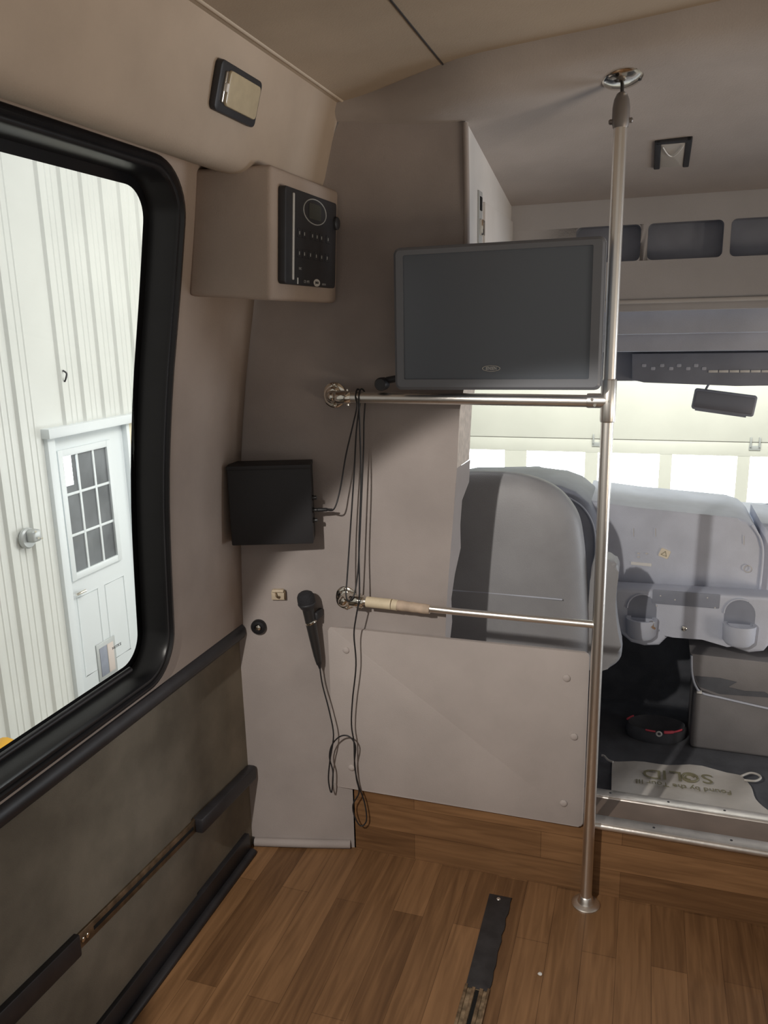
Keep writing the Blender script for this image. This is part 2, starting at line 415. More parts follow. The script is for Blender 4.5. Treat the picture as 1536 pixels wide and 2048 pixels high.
# front header: rolled lip below the ceiling edge and panel sloping down to the cab fascia
YF = 2.358
HB = [(-.70, 1.820), (-.66, 1.817), (-.52, 1.803), (-.39, 1.797), (-.20, 1.815), (-.07, 1.832), (.12, 1.842), (.5, 1.84), (1.1, 1.78)]
def hz(x, y):
    t = min(1, max(0, (y-1.757)/(YF-1.757)))
    return interp(HB, x)*(1-t) + 1.702*t
vs, fs = [], []
xs = [-.68+i*(1.75/40) for i in range(41)]
rows = 12
for x in xs:
    y0 = ye(x)
    z0 = cz(x)-0.004
    y1 = max(y0+0.035, 1.70)
    dz = z0-hz(x, y1); prof = [(y0, z0), (y0+0.004, z0-dz*0.50), (y0+0.014, z0-dz*0.72), (y1, hz(x, y1))]
    for k in range(1, rows-3):
        y = y1+(YF-y1)*k/(rows-4); prof.append((y, hz(x, y)))
    for y, z in prof[:rows]: vs.append((x, y, z))
for i in range(len(xs)-1):
    for j in range(rows-1): fs.append((i*rows+j, i*rows+j+1, (i+1)*rows+j+1, (i+1)*rows+j))
o = from_data('wall_header', vs, fs, M_header, smooth=70, thick=0.006); tag(o, kind='structure')

# bulkhead: angled corner part plus flat part, opening edge at its right
def bulk_plan(x): return YB if x > -.69 else YB - (-.69-x)*0.235
def open_x(z): return interp([(.18, -.435), (.643, -.434), (.758, -.428), (1.051, -.405), (1.189, -.398), (1.25, -.386), (1.563, -.382), (1.80, -.386)], z)
def left_x(z):
    return interp([(0, -.968), (.61, -.965), (.84, -.957), (1.06, -.943), (1.26, -.916), (1.44, -.882), (1.60, -.80), (1.713, -.716), (1.817, -.653), (1.86, -.66)], z)
zs = [0, .10, .185, .3, .45, .55, .643, .70, .758, .85, .95, 1.051, 1.12, 1.189, 1.25, 1.35, 1.45, 1.563, 1.65, 1.713, 1.765, 1.815]
vs, fs = [], []; nx = 12
for z in zs:
    xl = left_x(z)-0.012; xr = open_x(z) if z > .19 else -.686
    xsr = [xl+(min(-.69, xr)-xl)*k/6 if xl < -.69 else xl for k in range(7)]
    x0 = max(xl, -.69)
    xsr += [x0+(xr-x0)*k/6 for k in range(1, 7)]
    for x in xsr: vs.append((x, bulk_plan(x), min(z, hz(x, 1.757)+0.003) if z > 1.79 else z))
n = 13
for i in range(len(zs)-1):
    for j in range(n-1): fs.append((i*n+j, i*n+j+1, (i+1)*n+j+1, (i+1)*n+j))
o = from_data('wall_front', vs, fs, M_fabric, smooth=50); tag(o, kind='structure')
# return face of the opening edge, bright cut board above, worn fabric below
vs, fs = [], []
ez = [1.055, 1.12, 1.189, 1.25]
for z in ez:
    x = open_x(z); vs += [(x, YB, z), (x+0.002, YB+0.125, z)]
fs = [(2*i, 2*i+1, 2*i+3, 2*i+2) for i in range(len(ez)-1)]
o = from_data('trim_6', vs, fs, M_beige, smooth=60); tag(o, 'bare beige board edge of the opening beside the driver seat', kind='structure')
vs, fs = [], []
ez = [.60, .66, .72, .78, .84, .90, .96, 1.0, 1.055]
for i, z in enumerate(ez):
    x = open_x(z); w = 0.012*math.sin(i*1.9)+0.004*math.sin(i*4.7); d = 0.03+0.090*(i/8)+w
    vs += [(x, YB, z), (x+0.003+0.3*w, YB+d, z)]
fs = [(2*i, 2*i+1, 2*i+3, 2*i+2) for i in range(len(ez)-1)]
o = from_data('trim_7', vs, fs, M_panel, smooth=60); tag(o, 'ragged fabric edge wrapping the lower part of the opening', kind='structure')
# piping along the opening edge
o = tube('trim_8', [(open_x(z)+0.0, YB-0.001, z) for z in [1.24, 1.35, 1.5, 1.65, 1.785]], 0.0065, M_fabric); tag(o, kind='structure')

o = tube('seam_shade', [(-.655, YB-.001, hz(-.655, YB)+.001), (-.52, YB-.001, hz(-.52, YB)+.001), (-.388, YB-.001, hz(-.388, YB)+.001)], .0018, M_black, n=8); tag(o, kind='structure')  # black line drawn for the shading where header meets bulkhead
# pilaster foot
o = tube('trim_9', [(-.955, 1.688, .012), (-.80, 1.725, .012), (-.70, 1.752, .012)], 0.012, M_fabric); tag(o, kind='structure')

# side panel of the recess above the TV
vs = [(-.386, YB+.0015, 1.800), (-.386, YF, 1.704), (-.386, YF, 1.52), (-.386, YB+.0015, 1.52)]
o = from_data('wall_recess_side', vs, [(0, 1, 2, 3)], M_whiteside, smooth=60, thick=-0.01); tag(o, kind='structure')
o = box('trim_10', (-.389, 1.95, 1.50), (-.380, YF, 1.655), M_whiteside, r=0.003); tag(o, 'raised white board on the recess side', kind='structure')
t = thing('latch_plate', 'grey metal latch strip on the white side of the recess above the television', 'latch', (-.383, 1.905, 1.60))
box('plate', (-.387, 1.885, 1.50), (-.382, 1.925, 1.672), M_greybox, t, r=0.001)
box('catch', (-.384, 1.893, 1.575), (-.374, 1.917, 1.61), M_chrome, t, r=0.002)
box('slot', (-.384, 1.895, 1.63), (-.380, 1.915, 1.66), M_slot, t, r=0.001)
rel(t)

# black belt trim along the left wall, wall-floor trim
prof = [(-.9625, .606), (-.947, .609), (-.941, .620), (-.943, .636), (-.951, .646), (-.9600, .648)]
vs, fs = [], []
for y in (YBACK, 1.0, 1.69):
    for x, z in prof: vs.append((x, y, z))
n = len(prof)
for i in range(2):
    for j in range(n-1): fs.append((i*n+j, i*n+j+1, (i+1)*n+j+1, (i+1)*n+j))
fs.append(tuple(2*n+j for j in range(n)))
o = from_data('trim_11', vs, fs, M_blacktrim, smooth=60); tag(o, kind='structure')
o = box('baseboard_left', (-.966, YBACK, -0.001), (-.950, 1.655, .062), M_blacktrim, r=0.004); tag(o, kind='structure')
o = tube('trim_12', [(-.944, YBACK, .005), (-.944, 0.9, .005), (-.945, 1.655, .005)], 0.012, M_blacktrim); tag(o, kind='structure')

# right wall, with window bays open to the garage (outside the frame)
bm = bmesh.new()
add_box(bm, (1.08, YBACK, 0), (1.10, 1.72, .75)); add_box(bm, (1.06, YBACK, 1.62), (1.08, 1.72, 1.90)); add_box(bm, (1.08, 1.50, .7), (1.10, 1.72, 1.66))
o = from_bm('wall_right', bm, M_wall); tag(o, kind='structure')

# ------------------------------------------------------------------ window 1 (left)
def ring_strip(la, lb, fa, fb):
    return la, lb, fa, fb
def win_mesh(name, loops, m, parent=None, fill=False):
    """loops: list of (shrink, dx) -> joined strips following the wall curve"""
    bm = bmesh.new(); R = []
    for sh, dx in loops:
        pts = loop_rr(sh, 0.0, 10)
        d = []
        for i, p in enumerate(pts):
            q = pts[(i+1) % len(pts)]; k = 12 if math.hypot(q[0]-p[0], q[1]-p[1]) > 0.2 else 1
            for j in range(k): d.append((p[0]+(q[0]-p[0])*j/k, p[1]+(q[1]-p[1])*j/k))
        R.append([bm.verts.new((wx(z)+dx, y, z)) for y, z in d])
    n = len(R[0])
    for a, b in zip(R, R[1:]):
        for k in range(n): bm.faces.new((a[k], a[(k+1) % n], b[(k+1) % n], b[k]))
    if fill: bm.faces.new(R[-1])
    return from_bm(name, bm, m, parent, 50)
win = win_mesh('window_1', [(0, -.002), (0.0, .010), (.004, .016), (.012, .018), (.016, .012), (.019, .014), (.024, .013), (.027, .006), (.028, -.038), (.029, -.048)], M_rubber)
tag(win, kind='structure')
b = win_mesh('window_border', [(.027, -.0475), (.047, -.0480)], M_ceramic, win)
g = win_mesh('window_glass', [(.040, -.0490)], M_glass, win, fill=True)
o = tube('window_sill', [(wx(.70)-.004, YBACK+0.9, .712), (wx(.70)-.004, .9, .712), (wx(.70)-.004, 1.25, .712)], 0.006, M_blacktrim, win)

# little safety print at the lower corner of the glass
st = text('window_print', 'NOTICE', 0.008, PX(232, 1292, -1.004)+Vector((0.002, 0, 0)), (0, 1, 0), (0, 0, 1), M_black, win)

# ------------------------------------------------------------------ step nosings
def strip(name, y, z, label, wy):
    t = thing(name, label, 'trim strip', (0.30, y, z))
    bm = bmesh.new()
    if wy > 0.018:
        add_lathe(bm, (-.085, y+0.002, z-0.006), (1, 0, 0), [(0, .0085), (1.15, .0085)], 14)
    add_box(bm, (-.085, y, z-0.002), (1.065, y+wy, z+0.003), 0.001)
    from_bm('strip', bm, M_alu, t)
    for x in ((-.035, .105, .235, .365) if wy < .03 else (.07, .24, .42)):
        lathe('screw', (x, y+wy*0.5, z+0.0028), (0, 0, 1), [(0, .0035), (.0008, .003)], M_black, t, n=10)
    rel(t)
strip('step_nosing', YB-0.004, 0.1985, 'bright rounded aluminium nosing on the front edge of the wood-look step', 0.034)
strip('threshold_strip', 1.874, 0.1985, 'flat aluminium strip with screws along the rear edge of the brown tread', 0.029)

# ------------------------------------------------------------------ lower partition panel
t = thing('partition_panel', 'light grey padded partition panel with round screw caps below the opening', 'panel', (-.41, YB-0.01, .185))
prism('panel_board', rrect(-.415, .412, .645, .452, .010, 5), lambda u, v, d: (u, YB-0.002-d, v), 0.010, M_panel, t, r=0.004)
caps = [(692, 1300), (703, 1535), (1133, 1356), (1148, 1473), (1127, 1606)]
for (u, v) in caps:
    p = PY(u, v, YB-0.0125)
    lathe('screw_cap', p, (0, -1, 0), [(0, .0088), (.002, .0088), (.004, .0065), (.0045, .002)], M_panel, t, n=20)
rel(t)
p = PY(932, 150, 1.76)
t = lathe('ceiling_screw_cap', (p.x, 1.765, hz(p.x, 1.765)+.002), (0, -.35, -1), [(0, .009), (.004, .0085), (.006, .005)], M_fabric, None, n=20)
tag(t, 'small round fabric-coloured screw cap on the header left of the pole flange', 'screw cap')

# ------------------------------------------------------------------ dome light on the cove
def cove_light():
    c = Vector((-.686, 1.312, 1.764))
    d = Vector((-.668+.694, 0, 1.820-1.735)).normalized(); nrm = Vector((d.z, 0, -d.x)); yv = Vector((0, 1, 0))
    t = thing('dome_light', 'rectangular dome light with black bezel and cream lens on the padded left cove', 'light', c)
    conv = lambda u, v, k: c + yv*u + d*v + nrm*k
    prism('bezel', rrect(0, 0, .142, .076, .010, 4), conv, 0.012, M_black, t, r=0.003)
    prism('lens', rrect(0.006, 0.001, .108, .054, .008, 4), lambda u, v, k: conv(u, v, k+.0095), 0.008, M_lens, t, r=0.003)
    prism('reflector_strip', rrect(-.053, 0.0, .008, .048, .003, 3), lambda u, v, k: conv(u, v, k+.010), 0.006, M_chrome, t, r=0.001)
    prism('switch', rrect(-.053, .000, .007, .013, .002, 3), lambda u, v, k: conv(u, v, k+.012), 0.008, M_white, t, r=0.001)
    rel(t)
cove_light()
# small light on the header
def header_light():
    c = Vector((.030, 2.10, hz(.03, 2.10)-.001)); yv = Vector((0, YF-1.757, 1.702-hz(.03, 1.757))).normalized(); xv = Vector((1, 0, 0)); nrm = yv.cross(xv); 
    if nrm.z > 0: nrm = -nrm
    t = thing('reading_light', 'small square light with dark bezel and pale lens on the sloping header', 'light', c)
    conv = lambda u, v, k: c + xv*u + yv*v + nrm*k
    bm = bmesh.new()
    add_prism(bm, rrect(-.033, 0, .014, .15, .003, 3), conv, .012, .002); add_prism(bm, rrect(.033, 0, .014, .15, .003, 3), conv, .012, .002)
    add_prism(bm, rrect(0, -.068, .077, .014, .003, 3), conv, .012, .002)
    from_bm('bezel', bm, M_black, t)
    prism('lens', rrect(0, .006, .056, .13, .006, 4), conv, .010, M_lens2, t, r=0.003)
    tube('reflector', [conv(-.022, -.052, .013), conv(-.011, -.015, .014), conv(0, .000, .014), conv(.011, -.015, .014), conv(.022, -.052, .013)], .0014, M_white, t, sub=5)
    rel(t)
header_light()

# ------------------------------------------------------------------ stereo cabinet
def stereo():
    t = thing('stereo_cabinet', 'tan fabric corner cabinet with a black stereo unit hung under the padded cove', 'stereo', (-.76, 1.60, 1.43))
    # front face faces the cabin rear, right face carries the stereo
    zt, zb = 1.672, 1.430
    out = [(-.836, zt+.004), (-.674, zt), (-.689, zb), (-.870, zb+.014)]
    bm = bmesh.new()
    a = [bm.verts.new((x, 1.42, z)) for x, z in out]; b = [bm.verts.new((x+(0.004 if i in (1, 2) else 0.0), 1.752 if i in (1, 2) else 1.725, z)) for i, (x, z) in enumerate(out)]
    bm.faces.new(a); bm.faces.new(b[::-1])
    for k in range(4): bm.faces.new((a[k], b[k], b[(k+1) % 4], a[(k+1) % 4]))
    bmesh.ops.bevel(bm, geom=bm.edges[:], offset=.010, segments=3, profile=0.5, affect='EDGES')
    from_bm('housing', bm, M_wall, t)
    # stereo on the right face; local frame: u along +Y, v up along the slanted face
    o0 = Vector((-.6745, 1.42, zt)); vdir = Vector((.015, 0, zt-zb)).normalized(); ndir = Vector((vdir.z, 0, -vdir.x))
    base = Vector((-.689, 1.42, zb))
    conv = lambda u, v, k: base + Vector((0.004*u/.33, 1, 0))*u + vdir*v + ndir*k
    un = prism('stereo_unit', rrect(.158, .121, .262, .178, .008, 4), conv, 0.016, M_black, t, r=0.003)
    c2 = lambda u, v, k: conv(u, v, k+.0155)
    prism('trim_strip', rrect(.062, .121, .007, .160, .002, 3), c2, 0.003, M_logo, un, r=0.001)
    tube('display_ring', [c2(.168+.058*math.cos(a), .178+.024*math.sin(a), .001) for a in [2*PI*i/28 for i in range(28)]], .0013, M_greybox, un, closed=True, n=6)
    prism('display', rrect(.168, .178, .062, .030, .004, 3), c2, 0.0015, mat('lcd', (0.05, 0.055, 0.05), .15), un)
    for row, vv, us in ((0, .131, (.092, .116, .156, .180, .204, .240)), (1, .093, (.092, .117, .147, .177, .206, .236))):
        for u in us:
            prism('button', rrect(u, vv, .020, .016, .002, 3), c2, 0.002, M_black, un, r=.0005)
            prism('button_mark', rrect(u-.002, vv, .0030, .0065, .001, 2), lambda a_, b_, k: c2(a_, b_, k+.002), 0.0004, M_greybox, un)
    lathe('volume_knob', c2(.280, .168, -.004), ndir, [(0, .014), (.010, .0135), (.012, .011)], M_black, un)
    prism('badge', [(.183+.017*math.cos(a), .040+.0075*math.sin(a)) for a in [2*PI*i/24 for i in range(24)]], c2, 0.001, M_logo, un)
    text('badge_text', 'JENSEN', .0070, c2(.183, .040, .0012), Vector((0, 1, 0)), vdir, M_black, un, sx=0.8)
    text('label_text', 'CD  MP3', .0075, c2(.130, .040, .0006), Vector((0, 1, 0)), vdir, M_greybox, un)
    text('label_text', 'AUX IN', .0060, c2(.222, .038, .0006), Vector((0, 1, 0)), vdir, M_greybox, un)
    text('label_text', 'DISC', .0065, c2(.098, .064, .0006), Vector((0, 1, 0)), vdir, M_greybox, un)
    tube('jack', [c2(.085, .034, .001), c2(.085, .046, .001)], .0016, M_greybox, un, n=6)
    tube('gap_shade', [(-.836, 1.424, 1.682), (-.852, 1.424, 1.58), (-.868, 1.424, 1.50), (-.874, 1.424, 1.440)], .005, M_slot, t, n=8)  # black strip drawn for the shade in the gap between cabinet and wall
    rel(t)
stereo()

# ------------------------------------------------------------------ black amplifier box
AMP = Matrix.Translation((-.826, 1.640, .972)) @ Matrix.Rotation(math.radians(19), 4, 'Z')
def amp():
    t = thing('amplifier_box', 'plain black box with small knobs on its side mounted in the front left corner', 'amplifier', (-.826, 1.64, .877))
    hw = .097
    box('housing', (-hw, 0, -.0955), (hw, .072, .0945), M_blackbox, t, r=.003, M=AMP)
    box('lid_lip', (-hw-.001, -.0015, .086), (hw+.001, .073, .096), M_blackbox, t, r=.001, M=AMP)
    for z in (.012, -.018, -.043):
        p = AMP @ Vector((hw-.002, .022, z)); d = AMP.to_3x3() @ Vector((1, 0, 0))
        lathe('knob', p, d, [(0, .0065), (.006, .0065), (.0065, .005), (.012, .005), (.013, .003)], M_micmetal, t, n=16)
    rel(t)
    m = box('mounting_bracket', (-.06, .070, -.06), (.06, .085, .06), M_blackbox, None, r=.002, M=AMP)
    m.parent = t; m.matrix_parent_inverse = Matrix.Translation(-t.location)
amp()

# ------------------------------------------------------------------ small fittings on the bulkhead
def small_fittings():
    p = PY(557, 1188, 1.715)
    yv = bulk_plan(p.x); a = Matrix.Translation((p.x, yv, p.z)) @ Matrix.Rotation(math.radians(13), 4, 'Z')
    t = thing('door_catch', 'small cream plastic catch with a brown hook on the wall left of the microphone', 'catch', (p.x, yv, p.z))
    box('plate', (-.018, -.010, -.014), (.017, 0.001, .008), M_cream, t, r=.002, M=a)
    box('lip', (-.016, -.014, .006), (.015, 0.001, .014), M_cream, t, r=.003, M=a)
    tube('hook', [a @ Vector(q) for q in ((-.005, -.014, .008), (-.003, -.018, .000), (.001, -.017, -.005), (.004, -.014, -.002))], .002, M_bronze, t, n=8, sub=4)
    box('side_clip', (.015, -.012, -.012), (.019, 0.001, .010), M_bronze, t, r=.001, M=a)
    rel(t)
    p = PY(518, 1253, 1.705); yv = bulk_plan(p.x)
    t = thing('rubber_bumper', 'round black rubber bumper with a silver centre screw low on the left corner wall', 'bumper', (p.x, yv, p.z))
    ax = Vector((.235, -1, 0)).normalized(); c = Vector((p.x, yv, p.z))
    lathe('bumper', c - ax*.001, ax, [(0, .020), (.008, .020), (.012, .017), (.013, .010), (.009, .007)], M_rubber, t)
    lathe('screw', c + ax*.008, ax, [(0, .0065), (.003, .0065), (.0045, .003)], M_chrome, t, n=16)
    rel(t)
small_fittings()

# ------------------------------------------------------------------ stanchion pole with two rails
YP = 1.700           # plane of the pole and the rails
def stanchion():
    t = thing('stanchion_rail', 'brushed steel grab pole from floor to header with two rails to the bulkhead', 'grab pole', (-.078, YP+.012, 0))
    yp = YP+.014; xb, xt = -.0765, -.0725
    R = .0131
    ztop = 1.775
    def px(z): return xb+(xt-xb)*z/1.8
    zfl = hz(px(1.8), yp)
    bm = bmesh.new()
    add_tube(bm, [(px(z), yp, z) for z in (.006, .5, 1.18)], R, 24)
    from_bm('pole', bm, M_steel, t, 60)
    tube('pole', [(px(z), yp, z) for z in (1.25, 1.5, ztop)], R, M_steel, t, n=24)
    # top cap, stud and flange
    lathe('top_sleeve', (px(1.745), yp, 1.738), (0, 0, 1), [(0, .0142), (.008, .0164), (.036, .0164), (.050, .0142), (.060, .0095), (.064, .004)], M_greydark, t)
    for s in (-1, 1):
        lathe('set_screw', (px(1.745)+s*.0145, yp, 1.750), (s, 0, 0), [(0, .005), (.006, .005), (.008, .003)], M_greydark, t, n=12)
    lathe('stud', (px(1.79), yp, 1.795), (0, 0, 1), [(0, .0035), (zfl-1.795, .0035)], M_micmetal, t, n=12)
    fl = lathe('ceiling_flange', (px(1.8), yp, zfl-.0055), (0.10, -.22, -1), [(0, .038), (.003, .038), (.005, .036), (.007, .030), (.009, .026), (.011, .018), (.012, .010)], M_chrome, t, n=36)
    for a in (0.2, 2.3, 4.4):
        lathe('screw', (px(1.8)+.031*math.cos(a), yp+.031*math.sin(a), zfl-.010-.0065*math.sin(a)*-1), (0, 0, -1), [(0, .0045), (.003, .004), (.004, .002)], M_micmetal, fl, n=12)
    lathe('floor_flange', (px(0), yp, 0.0), (0, 0, 1), [(0, .0335), (.003, .0335), (.006, .030), (.008, .020), (.012, .018), (.022, .0155), (.024, .0135)], M_steel, t, n=36)
    # tee at the upper rail
    zu = 1.214
    bm = bmesh.new()
    add_lathe(bm, (px(zu), yp, zu-.042), (0, 0, 1), [(0, .0145), (.003, .0158), (.086, .0158), (.089, .0145)], 24)
    add_lathe(bm, (px(zu)+.004, yp, zu+.002), (-1, 0, 0), [(0, .0152), (.044, .0154), (.047, .0145)], 24)
    from_bm('tee_fitting', bm, M_steel, t)
    for dx, dz in ((-.032, .014), (-.026, -.015), (.003, .006)):
        lathe('set_screw', (px(zu)+dx, yp-.012, zu+dz*.4), (0, -1, 0), [(0, .003), (.005, .003)], M_chrome, t, n=10)
    # upper rail
    ru = [(px(zu)-.02, yp, zu+.001), (-.40, yp-.001, zu+.004), (-.652, yp-.004, zu+.006)]
    tube('upper_rail', ru, .0128, M_steel, t, n=24)
    # elbow and flange at wall, upper
    def wall_flange(x, z, tipx, tipz):
        yb = bulk_plan(x)
        f = lathe('wall_flange', (x, yb+.001, z), (0.05, -1, 0), [(0, .030), (.003, .030), (.005, .028), (.006, .021), (.010, .020), (.012, .016), (.013, .013)], M_chrome, t, n=36)
        for s in (-1, 1):
            lathe('screw', (x+.002, yb-.004, z+s*.0245), (0, -1, 0), [(0, .005), (.003, .0045), (.005, .002)], M_chrome, f, n=12)
        tube('elbow', [(x, yb-.008, z), (x+.003, yb-.028, z-.001), (x+.014, (yb+yp)/2-.006 if yp < yb-.04 else yp, tipz), (tipx, yp-.004, tipz)], .0125, M_chrome, t, n=20, sub=5)
        lathe('collar', (tipx-.008, yp-.004, tipz), (1, 0, 0), [(0, .0148), (.002, .0155), (.034, .0155), (.036, .0145)], M_chrome, t, n=24)
        for s in (-1, 1):
            lathe('set_screw', (tipx+.018, yp-.004, tipz+s*.0145), (0, 0, s), [(0, .0035), (.004, .0033), (.005, .002)], M_chrome, t, n=10)
    wall_flange(-.700, 1.221, -.668, zu+.006)
    zl = .722
    wall_flange(-.690, .716, -.652, zl+.006)
    # lower rail: taped sleeve part, then bare rail ending in the pole
    tube('lower_rail', [(-.640, yp-.003, zl+.006), (-.40, yp-.002, zl+.001), (px(zl)-.006, yp, zl-.001)], .0085, M_steel, t, n=20)
    sl = tube('foam_sleeve', [(-.618, yp-.003, zl+.0055), (-.555, yp-.003, zl+.0045)], .0132, M_tape, t, n=24)
    sl['label'] = 'cream sleeve wrapped round the wall end of the lower rail'
    tube('foam_sleeve', [(-.5535, yp-.003, zl+.0045), (-.540, yp-.003, zl+.0035)], .0132, M_tape, t, n=24)
    tp = tube('tape_wrap', [(-.541+.0135*i, yp-.003, zl+.004-.0006*i) for i in range(7)], [.0122, .0128, .0118, .0126, .0114, .0122, .0108], M_tape2, t, n=20)
    tp['label'] = 'tan tape wrapped on the lower rail next to the cream sleeve'
    lathe('saddle', (px(zl)-.012, yp, zl-.001), (1, 0, 0), [(0, .0095), (.010, .0100)], M_steel, t, n=20)
    rel(t)
    for c in list(COL.objects):
        if c.parent and c.parent.parent == t and c.parent.type == 'MESH':
            pass
    return yp
M_greydark = mat('dull_grey_metal', (0.24, 0.22, 0.21), 0.45, metal=0.6)
YPOLE = stanchion()

# ------------------------------------------------------------------ television
def tv():
    t = thing('television', 'flat black television with an oval silver logo hanging beside the grab pole', 'television', (-.30, 1.70, 1.25))
    # four photo corners taken at real depth: the screen is turned a little
    yl, yr = 1.665, 1.655
    tl, tr = PY(789, 497, yl), PY(1207, 470, yr)
    bl, br = PY(789, 778, yl), PY(1207, 781, yr)
    ax = (tr-tl+br-bl)*0.5; W_ = ax.length; H_ = ((tl-bl).length+(tr-br).length)/2
    c = (tl+tr+bl+br)/4; xv = ax.normalized(); zv = Vector((0, 0.02, 1)); zv = (zv-xv*zv.dot(xv)).normalized(); nv = xv.cross(zv)
    if nv.y > 0: nv = -nv
    conv = lambda u, v, k: c + xv*u + zv*v + nv*k
    prism('bezel', rrect(0, 0, W_, H_, .012, 5), lambda u, v, k: conv(u, v, -k), .022, M_bezel, t, r=.004)
    bm = bmesh.new()
    o_, i_ = rrect(0, 0, W_-.002, H_-.002, .012, 5), rrect(-.001, .003, W_-.044, H_-.038, .003, 5)
    A = [bm.verts.new(conv(u, v, .001)) for u, v in o_]; B = [bm.verts.new(conv(u, v, .005)) for u, v in rrect(0, 0, W_-.012, H_-.012, .009, 5)]; C_ = [bm.verts.new(conv(u, v, .005)) for u, v in i_]; D_ = [bm.verts.new(conv(u, v, .0005)) for u, v in i_]
    for P_, Q_ in ((A, B), (B, C_), (C_, D_)):
        for k in range(len(P_)): bm.faces.new((P_[k], P_[(k+1) % len(P_)], Q_[(k+1) % len(P_)], Q_[k]))
    from_bm('front_frame', bm, M_bezel, t, 30)
    prism('screen', rrect(-.001, .003, W_-.043, H_-.037, .003, 5), lambda u, v, k: conv(u, v, k), .0012, M_screen, t)
    lp = conv(-.028, -H_/2+.041, .0060)
    P = PY(982, 737, 1.655); u0 = (P-c).dot(xv); v0 = (P-c).dot(zv)
    ringpts = [conv(u0+.0185*math.cos(a), v0+.0058*math.sin(a), .0018) for a in [2*PI*i/28 for i in range(28)]]
    lg = tube('logo', ringpts, .0007, M_logo, t, closed=True, n=6)
    text('logo_text', 'JENSEN', .0090, conv(u0, v0, .0016), xv, zv, M_logo, lg, sx=0.78)
    box('rear_housing', (c.x-.16, c.y+.018, c.z-.10), (c.x+.16, c.y+.052, c.z+.10), M_black, t, r=.012)
    box('swing_arm', (c.x-.16, c.y+.05, c.z-.03), (c.x-.13, YB-.001, c.z+.03), M_black, t, r=.004)
    k = PY(764, 768, 1.70)
    lathe('swivel_knob', (k.x, 1.712, k.z), (0, -1, 0), [(0, .0145), (.020, .0150), (.026, .012)], M_black, t)
    tube('knob_bar', [(k.x, 1.708, k.z), (k.x+.012, 1.706, k.z+.008), (k.x+.040, 1.700, k.z+.013)], .008, M_black, t, n=10)
    rel(t)
tv()

# ------------------------------------------------------------------ microphone and its cable
def mic():
    a = Vector((PY(612, 1197, 1.690).x, 1.690, PY(612, 1197, 1.690).z)); b = PY(637, 1322, 1.715)
    ax = (b-a).normalized(); L = (b-a).length
    t = thing('microphone', 'black handheld microphone hanging head up on the grey corner wall', 'microphone', a)
    lathe('grille', a-ax*.016, ax, [(-.003, .004), (-.001, .012), (.003, .0180), (.010, .0214), (.020, .0222), (.026, .0220)], M_grille, t)
    lathe('grille_band', a+ax*.010, ax, [(0, .0220), (.001, .0227), (.004, .0227), (.005, .0216), (.012, .0188), (.018, .0150)], M_black, t)
    lathe('handle', a+ax*.0265, ax, [(0, .0150), (.005, .0146), (L*.45, .0122), (L*.75, .0100), (L-.0265, .0082)], M_micmetal, t)
    lathe('switch_ring', a+ax*(.062), ax+Vector((.25, 0, .1)), [(0, .0142), (.003, .0146), (.006, .0142)], M_chrome, t)
    lathe('connector', a+ax*(L-.002), ax, [(0, .0078), (.010, .0070), (.014, .0045), (.024, .0028)], M_cable, t)
    box('clip', (a.x+.012, 1.70, a.z-.060), (a.x+.024, bulk_plan(a.x)+.002, a.z-.040), M_black, t, r=.003)
    rel(t)
    return b + ax*.020
tip = mic()
def cable():
    YW = 1.735; yp = YPOLE
    jack = AMP @ Vector((.100, .022, -.018))
    dirx = AMP.to_3x3() @ Vector((1, 0, 0))
    pts = [jack+dirx*.028]
    def w(u, v, y): pts.append(PY(u, v, y))
    w(668, 1018, 1.690); w(680, 980, 1.700); w(692, 910, 1.700); w(706, 850, 1.695); w(714, 812, 1.690)
    pts.append(Vector((-.626, yp-.016, 1.2225))); pts.append(Vector((-.626, yp-.002, 1.2385))); pts.append(Vector((-.625, yp+.0145, 1.222)))
    w(713, 860, 1.722); w(708, 950, 1.722); w(700, 1070, 1.716); w(694, 1160, 1.700); w(692, 1188, 1.690); w(697, 1202, 1.688); w(708, 1190, 1.700)
    w(716, 1140, 1.715); w(722, 1020, 1.720); w(727, 900, 1.722); w(728, 840, 1.722)
    pts.append(Vector((-.613, yp+.0145, 1.222))); pts.append(Vector((-.617, yp-.001, 1.2390))); pts.append(Vector((-.618, yp-.016, 1.222)))
    w(719, 840, 1.692); w(722, 960, 1.692); w(718, 1090, 1.690); w(719, 1170, 1.688); w(718, 1200, 1.686); w(712, 1235, 1.690); w(708, 1270, 1.700); w(712, 1330, 1.712)
    w(705, 1400, 1.716); w(703, 1450, 1.718); w(708, 1485, 1.720); w(709, 1520, 1.722); w(713, 1558, 1.726); w(718, 1585, 1.728); w(706, 1610, 1.728); w(710, 1635, 1.728)
    w(722, 1652, 1.730); w(733, 1640, 1.734); w(729, 1605, 1.736); w(717, 1570, 1.732); w(709, 1530, 1.724); w(711, 1492, 1.714); w(698, 1473, 1.712); w(680, 1473, 1.712)
    w(664, 1490, 1.714); w(659, 1515, 1.716); w(666, 1545, 1.718); w(663, 1585, 1.716); w(657, 1560, 1.716); w(660, 1520, 1.712); w(667, 1470, 1.708); w(658, 1420, 1.712); w(645, 1370, 1.716)
    pts.append(tip)
    t = thing('microphone_cable', 'thin black cable looped over the upper rail between the black box and the microphone', 'cable', pts[0])
    tube('cord', pts, .0019, M_cable, t, n=8, sub=6)
    lathe('jack_plug', jack+dirx*.008, dirx, [(0, .0040), (.003, .0048), (.022, .0044), (.026, .0030), (.036, .0022)], M_cable, t, n=14)
    rel(t)
cable()

